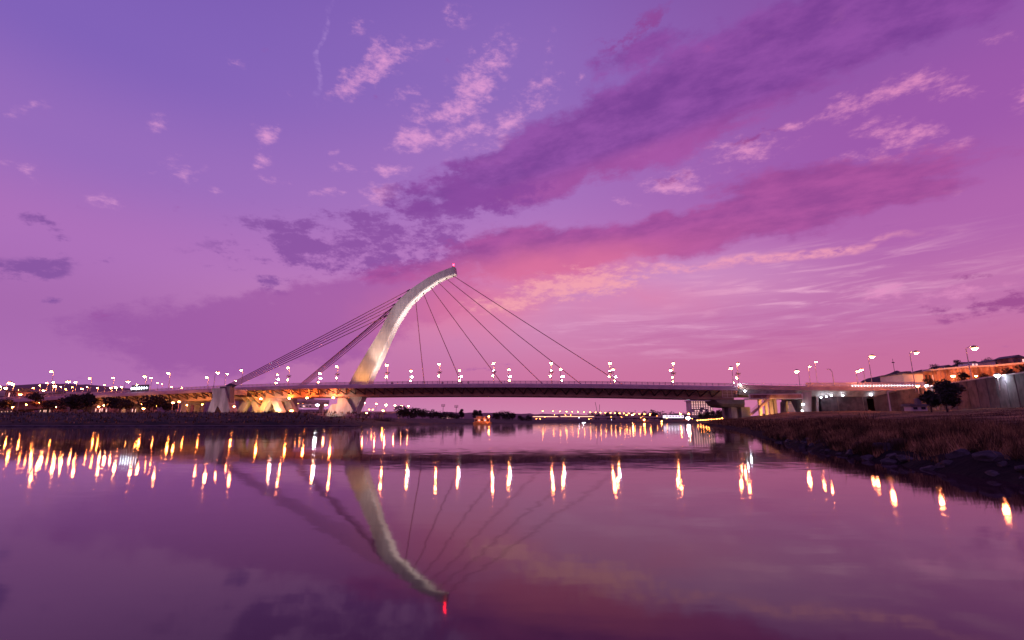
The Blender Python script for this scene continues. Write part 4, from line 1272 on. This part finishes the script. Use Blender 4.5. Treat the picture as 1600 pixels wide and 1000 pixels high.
for k in range(5):
    b = MB(); b.box((bx - 3.2 + 1.6 * k, by - 1.42, 1.95), (.9, .08, .8)); b.build('window', 'window_lit' if k in (1, 3) else 'glass_dark', cb)
p = at(764, 650.5, 262); lamp(p, -.2, 'lamp_orange', .3, 'orange lamp on a mooring pile at the right end of the yellow boat', name='mooring_lamp', cat='lamp')
for x, yt, lab in ((692.5, 633.5, 'left stadium floodlight mast behind the far shore grove'), (713, 635, 'right stadium floodlight mast behind the far shore grove')):
    p = at(x, yt, 480)
    root = thing('stadium_mast', lab, 'floodlight mast', (p.x, 480, 4))
    b = MB(); b.tube([(p.x, 480, 3), (p.x, 480, p.z)], [.3, .2], 6); b.build('pole', 'dark_metal', root)
    b = MB()
    for dz in (-1, 0, 1):
        b.beam((p.x - 1.7, 480, p.z + dz), (p.x + 1.7, 480, p.z + dz), .35)
    b.beam((p.x - 1.6, 480, p.z - 1.2), (p.x - 1.6, 480, p.z + 1.2), .25); b.beam((p.x + 1.6, 480, p.z - 1.2), (p.x + 1.6, 480, p.z + 1.2), .25)
    b.build('lamp_rack', 'dark_metal', root)
for x0, x1, yt, lab in ((934, 930, 628, 'left leaning jib of a far construction crane behind the skyline'), (936, 937, 632, 'upright construction crane right beside a leaning one')):
    p, q_ = at(x0, 648, 900), at(x1, yt, 900)
    root = thing('construction_crane', lab, 'crane', (p.x, 900, 4))
    b = MB(); b.beam((p.x, 900, 3), p, .9); b.build('mast', 'dark_metal', root)
    b = MB(); b.beam(p, q_, .6); b.build('jib', 'dark_metal', root)
# distant bridges
db = thing('distant_bridge', 'low distant bridge with a long row of lamps across the river', 'bridge', (80, 640, 4))
dz0 = 7.6
b = MB(); b.box((at(980, 650, 640).x, 640, dz0 - .9), (at(1130, 650, 640).x - at(800, 650, 640).x, 9, 1.8)); b.build('road_deck', 'concrete', db)
for k in range(8):
    x = at(812 + k * 38, 650, 640).x
    b = MB(); b.box((x, 640, 2.8), (3.2, 7, 7.7)); b.build('pier', 'concrete', db)
for x0, x1, dz, m_ in ((832, 872, -.4, 'strip_light'), (876, 928, -.2, 'strip_light')):
    a, c = at(x0, 650, 635), at(x1, 650, 635)
    b = MB(); b.box(((a.x + c.x) / 2, 635.2, dz0 + dz), (c.x - a.x, .3, .45)); b.build('light_strip', m_, db)
xs = [848, 864, 875, 885, 894, 903, 912.5, 922, 930.5, 938, 946, 954, 961, 968, 975, 983, 991, 999, 1007, 1016]
for i, x in enumerate(xs):
    p = at(x, 642 + .25 * i, 640); lamp(p, dz0, 'lamp_far', .62, f'tiny street lamp on the distant bridge, {ORD[i]} from its left end', 'street lamps on the distant bridge', pole_r=.16)
dr = thing('distant_viaduct', 'distant elevated road seen under the bridge behind the pylon foot', 'viaduct', (at(560, 645, 430).x, 430, 3))
dzz = at(560, 643, 430).z
b = MB(); b.box((at(562, 645, 430).x, 430, dzz - .8), (at(632, 645, 430).x - at(468, 645, 430).x, 8, 1.6)); b.build('road_deck', 'concrete', dr)
for k in range(6):
    b = MB(); b.box((at(480 + 29 * k, 645, 430).x, 430, dzz / 2 - .3), (2.2, 6, dzz - 2.6)); b.build('pier', 'concrete', dr)
for i, (x, y, m_, r_) in enumerate([(466, 630, 'lamp_far', .5), (473, 630, 'lamp_far', .55), (496, 632, 'lamp_flood', 1.15), (509, 632, 'lamp_warm_soft', .75), (569, 629, 'lamp_warm_soft', .6), (588, 630.5, 'lamp_warm_soft', .6), (603, 632, 'lamp_warm', .72), (617, 633, 'lamp_warm_soft', .55), (628, 633.5, 'lamp_warm_soft', .55), (638, 634, 'lamp_warm_soft', .55)]):
    p = at(x, y, 430)
    lamp(p, dzz, m_, r_, 'dazzling white floodlight low behind the pylon foot' if m_ == 'lamp_flood' else f'street lamp on the distant elevated road, {ORD[i]} from its left end', 'street lamps on the distant elevated road', pole_r=.16)
for i, (x, y, m_, r_) in enumerate([(502.5, 643, 'lamp_far_white', .5), (562, 637.5, 'lamp_warm_soft', .55), (577, 639.5, 'lamp_far', .5), (582.5, 639.5, 'lamp_far', .5), (598.5, 641, 'lamp_orange', .65)]):
    p = at(x, y, 400); lamp(p, 3, m_, r_, f'low lamp under the distant elevated road, {ORD[i]} from the left', 'low lamps under the distant elevated road', pole_r=.13)
# tower block, lit pavilion and small buildings
house(1081, 1113, 627, 649, 560, 16, 'plaster', 'distant tower block with a grid of lit windows seen under the bridge', name='tower_block', cat='tower', wcols=9, wrows=9, lit='all')
tw = MB(); a, c = at(1078, 626, 557), at(1116, 624.5, 557)
tw.box(((a.x + c.x) / 2, 566, a.z + .2), (c.x - a.x, 20, 1.0)); tw_o = tw.build('roof_slab', 'white_paint', bpy.data.objects['tower_block'])
house(1040, 1068, 649, 653, 470, 8, 'shop_light', 'low brightly lit white pavilion on the far right shore', name='pavilion', cat='pavilion', wcols=6, wrows=1)
house(462, 488, 625, 637, 460, 14, 'plaster', 'dim block building behind the bridge between pier and pylon', wcols=5, wrows=3, lit=(2, 9))
house(690, 712, 648, 656, 400, 8, 'plaster', 'low building with lit windows behind the far shore grove', wcols=6, wrows=1, lit=(0, 2, 3, 5))
house(1085, 1106, 640, 644, 520, 8, 'plaster', 'small lit building at the foot of the tower block', wcols=5, wrows=1, lit=(0, 1, 3))
fl_ = [(900, 656.5, 560, 'lamp_orange', .9, 'orange lamp on the far bank left of the white floodlight'), (912, 661, 430, 'lamp_flood', 1.0, 'dazzling white floodlight at the water edge of the far shore'),
       (947, 658, 520, 'lamp_orange', .85, 'left lamp of a close orange pair on the far waterfront'), (951.5, 657.5, 520, 'lamp_orange', .6, 'right lamp of a close orange pair on the far waterfront'),
       (966, 658, 520, 'lamp_orange', .95, 'bright orange lamp alone on the far waterfront right of the pair'), (982, 658.5, 520, 'lamp_orange', .5, 'dim orange lamp in the middle of the far waterfront'),
       (995.5, 658.5, 520, 'lamp_orange', .38, 'smallest orange lamp on the far waterfront'), (1006.5, 655.5, 520, 'lamp_orange', .62, 'upper of two touching orange lamps on the far waterfront'), (1008, 658, 520, 'lamp_orange', .5, 'lower of two touching orange lamps on the far waterfront'),
       (1034, 658, 500, 'lamp_orange', .42, 'dim orange lamp below the lit pavilion'), (1075, 652.5, 340, 'lamp_flood', .95, 'dazzling white floodlight left of the row of small bank lamps'), (1076, 646, 420, 'lamp_orange', .62, 'orange lamp above a dazzling white floodlight on the right shore'),
       (724, 647, 360, 'lamp_orange', .36, 'small orange lamp between the far shore grove and the yellow boat'), (988, 648, 640, 'lamp_warm_soft', .9, 'bright lamp among the trees of the distant wooded skyline'), (1063, 646, 560, 'lamp_orange', .6, 'orange lamp right of the wooded skyline by the pavilion')]
for x, y, Y, m_, r_, lab in fl_:
    p = at(x, y, Y); lamp(p, min(2.0, p.z - 1.5), m_, r_, lab, name='waterfront_lamp', cat='lamp', pole_r=.15)
rnd = random.Random(5)
for i in range(46):
    x = rnd.uniform(835, 1085); y = rnd.uniform(648, 659); Y = rnd.uniform(540, 680)
    p = at(x, y, Y)
    lamp(p, min(1.5, p.z - 2), 'lamp_far' if rnd.random() < .8 else 'lamp_far_white', rnd.uniform(.25, .5), 'tiny city light scattered over the far right shore', 'scattered lights of the far shore', name='distant_lamp', cat='lamp', pole_r=.1)
for i in range(12):
    x = 1090 + i * 4.3; Y = 330 - i * 6.5
    p = at(x, 656.6 - .35 * i, Y)
    lamp(p, max(.4, p.z - 3.2), 'lamp_far', .32, f'small warm lamp in the row under the bank trees, {ORD[11 - i]} from the right bridge pier', 'row of small bank lamps', name='bank_lamp', cat='lamp', pole_r=.09)

# small lamps added for a warm glow under and beyond the left approach
for i, (x, y, Y) in enumerate(((14, 627, 215), (41, 632, 225), (62, 629, 250), (88, 636, 212), (104, 624, 260), (126, 628, 265), (148, 626, 255), (186, 632, 218), (205, 635, 212), (246, 634, 222), (292, 633, 228), (316, 632, 232))):
    p = at(x, y, Y); lamp(p, 3.6, 'lamp_orange', .24, f'added small orange lamp under the left approach, {ORD[i]} from the left edge of the view', 'added small lamps under the left approach', name='park_lamp', cat='park lamp', pole_r=.1)
for i, (x, y) in enumerate(((-25, 607), (30, 609), (52, 606), (62, 602), (95, 604), (103, 608), (113, 605), (136, 604), (152, 606), (163, 601), (214, 601), (246, 598), (253, 600), (268, 604), (285, 606))):
    p, zb = er_pt(x, y); lamp(p, zb, 'lamp_orange', .36, f'added small orange lamp low on the elevated road, {ORD[i]} from the left', 'added small lamps low on the elevated road', arm=(0, -.8), pole_r=.12)
for k, (x0, x1, yt, Y, lab, rows) in enumerate(((2, 26, 611, 268, 'added brown block with lit windows at the far left behind the trees', 3), (62, 84, 616, 275, 'added low brown building behind the pair of dark trees', 2), (148, 172, 617, 290, 'added long brown building behind the left approach', 2), (206, 224, 619, 285, 'added small brown building under the bank of white lamps', 2), (282, 300, 622, 270, 'added brown building between the approach piers', 2))):
    house(x0, x1, yt, 640, Y, 12, 'brick', lab, wcols=6, wrows=rows, lit=(0, 2, 3, 5, 7, 10, 11, 14), zb=3.5)  # added buildings, their warm facades and lit windows fill out the orange glow
# ================================================================== rocks and grass
def rock(x, y, z, r, seed):
    rn = random.Random(seed)
    import bmesh
    bm = bmesh.new(); bmesh.ops.create_icosphere(bm, subdivisions=3, radius=1)
    sx3 = (rn.uniform(.9, 1.5), rn.uniform(.8, 1.3), rn.uniform(.5, .8)); rot = rn.uniform(0, PI)
    pl = [(Vector((rn.uniform(-1, 1), rn.uniform(-1, 1), rn.uniform(-.3, 1))).normalized(), rn.uniform(.5, .82)) for _ in range(14)]
    for v in bm.verts:
        p = v.co.copy()
        for nn, dd in pl:
            e = p.dot(nn) - dd
            if e > 0:
                p -= nn * e
        p += p.normalized() * (.10 * mno.noise(p * 2 + Vector((seed, 0, 0))) + .04 * mno.noise(p * 6 + Vector((0, seed, 0))))
        p = Vector((p.x * sx3[0], p.y * sx3[1], p.z * sx3[2])) * r
        v.co = Vector((p.x * math.cos(rot) - p.y * math.sin(rot), p.x * math.sin(rot) + p.y * math.cos(rot), p.z))
    me = bpy.data.meshes.new('boulder'); bm.to_mesh(me); bm.free()
    me.materials.append(M['rock'])
    o = bpy.data.objects.new('boulder', me); COL.objects.link(o); o.location = (x, y, z)
    return o


rn = random.Random(11)
for k in range(96):
    y = 7.5 + 34 * (k / 96) ** 1.35 + rn.uniform(-.25, .25)
    s = rn.choice((-.35, 0, .35, .8, 1.1)) + rn.uniform(-.2, .2)
    r_ = rn.uniform(.12, .36) * (1.15 if s > .5 else .9)
    o = rock(shore_x(y) + s, y, bank_h(s, y) + r_ * .18, r_, k)
    tag(o, 'dark rounded boulder of the rough stone edge at the foot of the grassy right bank', 'boulder', 'boulders along the right water edge')

mgr, bgr, ggr = material('grass_blade')
gp = ggr.n('ShaderNodeNewGeometry').outputs['Position']
gn1 = ggr.step(ggr.noise(ggr.mapping(gp, rot=math.radians(42), scale=(.10, .75, .75)), 1.0, 6, .62), .38, .62)
gn2 = ggr.noise(gp, 1.3, 4, .7)
gc = ggr.mix(gn1, (.045, .030, .014, 1), (.62, .37, .16, 1))
gc = ggr.mix(ggr.step(gn2, .4, .65), (.030, .024, .010, 1), gc)
ggr.put(bgr.inputs['Base Color'], gc); bgr.inputs['Roughness'].default_value = .8
bgr.inputs['Specular IOR Level'].default_value = 0.15
M['grass_blade'] = mgr
rg = np.random.default_rng(3)
V, = ([],)
pts, hs, ws = [], [], []
for cnt, y0, y1, s0, s1, h0, h1, w in ((60000, 5, 48, .35, 7, .25, .66, .018), (34000, 8, 80, 4, 45, .08, .22, .022), (9000, 40, 200, 1.0, 9, .35, .9, .06), (9000, 50, 180, 6, 75, .10, .24, .05)):
    for _ in range(cnt):
        y = y0 + (y1 - y0) * rg.random() ** 1.5; s = s0 + (s1 - s0) * rg.random() ** 1.2
        cl = nz(s, y, 1.3, 5) + .5 * nz(s, y, 5, 2)
        if cl < -.25 and s < 12:
            continue
        x = shore_x(y) + s
        z = bank_h(s, y) + (.16 * nz(s, y, 2.1) + .22 * nz(s, y, 9, 4) + .5 * nz(s, y, 34, 8) * min(1, s / 30)) * (1 if s < 80 else .4)
        pts.append((x, y, z - .04)); hs.append((h0 + (h1 - h0) * rg.random()) * (1 + .6 * cl)); ws.append(w * (.7 + .6 * rg.random()))
for _ in range(7000):                                   # taller weeds on the left embankment
    x = -420 + 375 * rg.random(); s = 2.5 + 16 * rg.random()
    yb = float(np.interp(x, [p.x for p in LP if p.x < -46], [p.y for p in LP if p.x < -46]))
    z = float(np.interp(s, [q_[0] for q_ in prof_front], [q_[1] for q_ in prof_front]))
    pts.append((x, yb + s, z - .1)); hs.append(.3 + .8 * rg.random()); ws.append(.10 + .2 * rg.random())
P_ = np.array(pts); H_ = np.array(hs)[:, None]; W_ = np.array(ws)[:, None]
n = len(P_)
ang = rg.random(n) * 2 * PI
side = np.stack([np.cos(ang), np.sin(ang) * .3, np.zeros(n)], 1) * W_
lean = np.stack([rg.normal(0, .3, n), rg.normal(0, .3, n), np.ones(n)], 1) * H_
vv = np.empty((n * 3, 3)); vv[0::3] = P_ - side; vv[1::3] = P_ + side; vv[2::3] = P_ + lean
me = bpy.data.meshes.new('grass')
me.vertices.add(n * 3); me.vertices.foreach_set('co', vv.astype(np.float32).ravel())
me.loops.add(n * 3); me.loops.foreach_set('vertex_index', np.arange(n * 3, dtype=np.int32))
me.polygons.add(n); me.polygons.foreach_set('loop_start', np.arange(0, n * 3, 3, dtype=np.int32))
me.update(calc_edges=True)
me.materials.append(mgr)
o = bpy.data.objects.new('grass', me); COL.objects.link(o); o['kind'] = 'stuff'

# ================================================================== air: thin dusk haze round everything on the ground
mh = bpy.data.materials.new('haze_air'); mh.use_nodes = True
mh.node_tree.nodes.clear()
gh = G(mh.node_tree)
pv = gh.n('ShaderNodeVolumePrincipled')
pv.inputs['Color'].default_value = (.95, .90, .95, 1)
pv.inputs['Density'].default_value = 0.0004
pv.inputs['Anisotropy'].default_value = 0.93
gh.put(gh.n('ShaderNodeOutputMaterial').inputs['Volume'], pv.outputs[0])
if HAZE:
  b = MB(); b.box((0, 1450, 248), (9400, 4100, 504))
  hz = b.build('haze', mh); hz['kind'] = 'stuff'
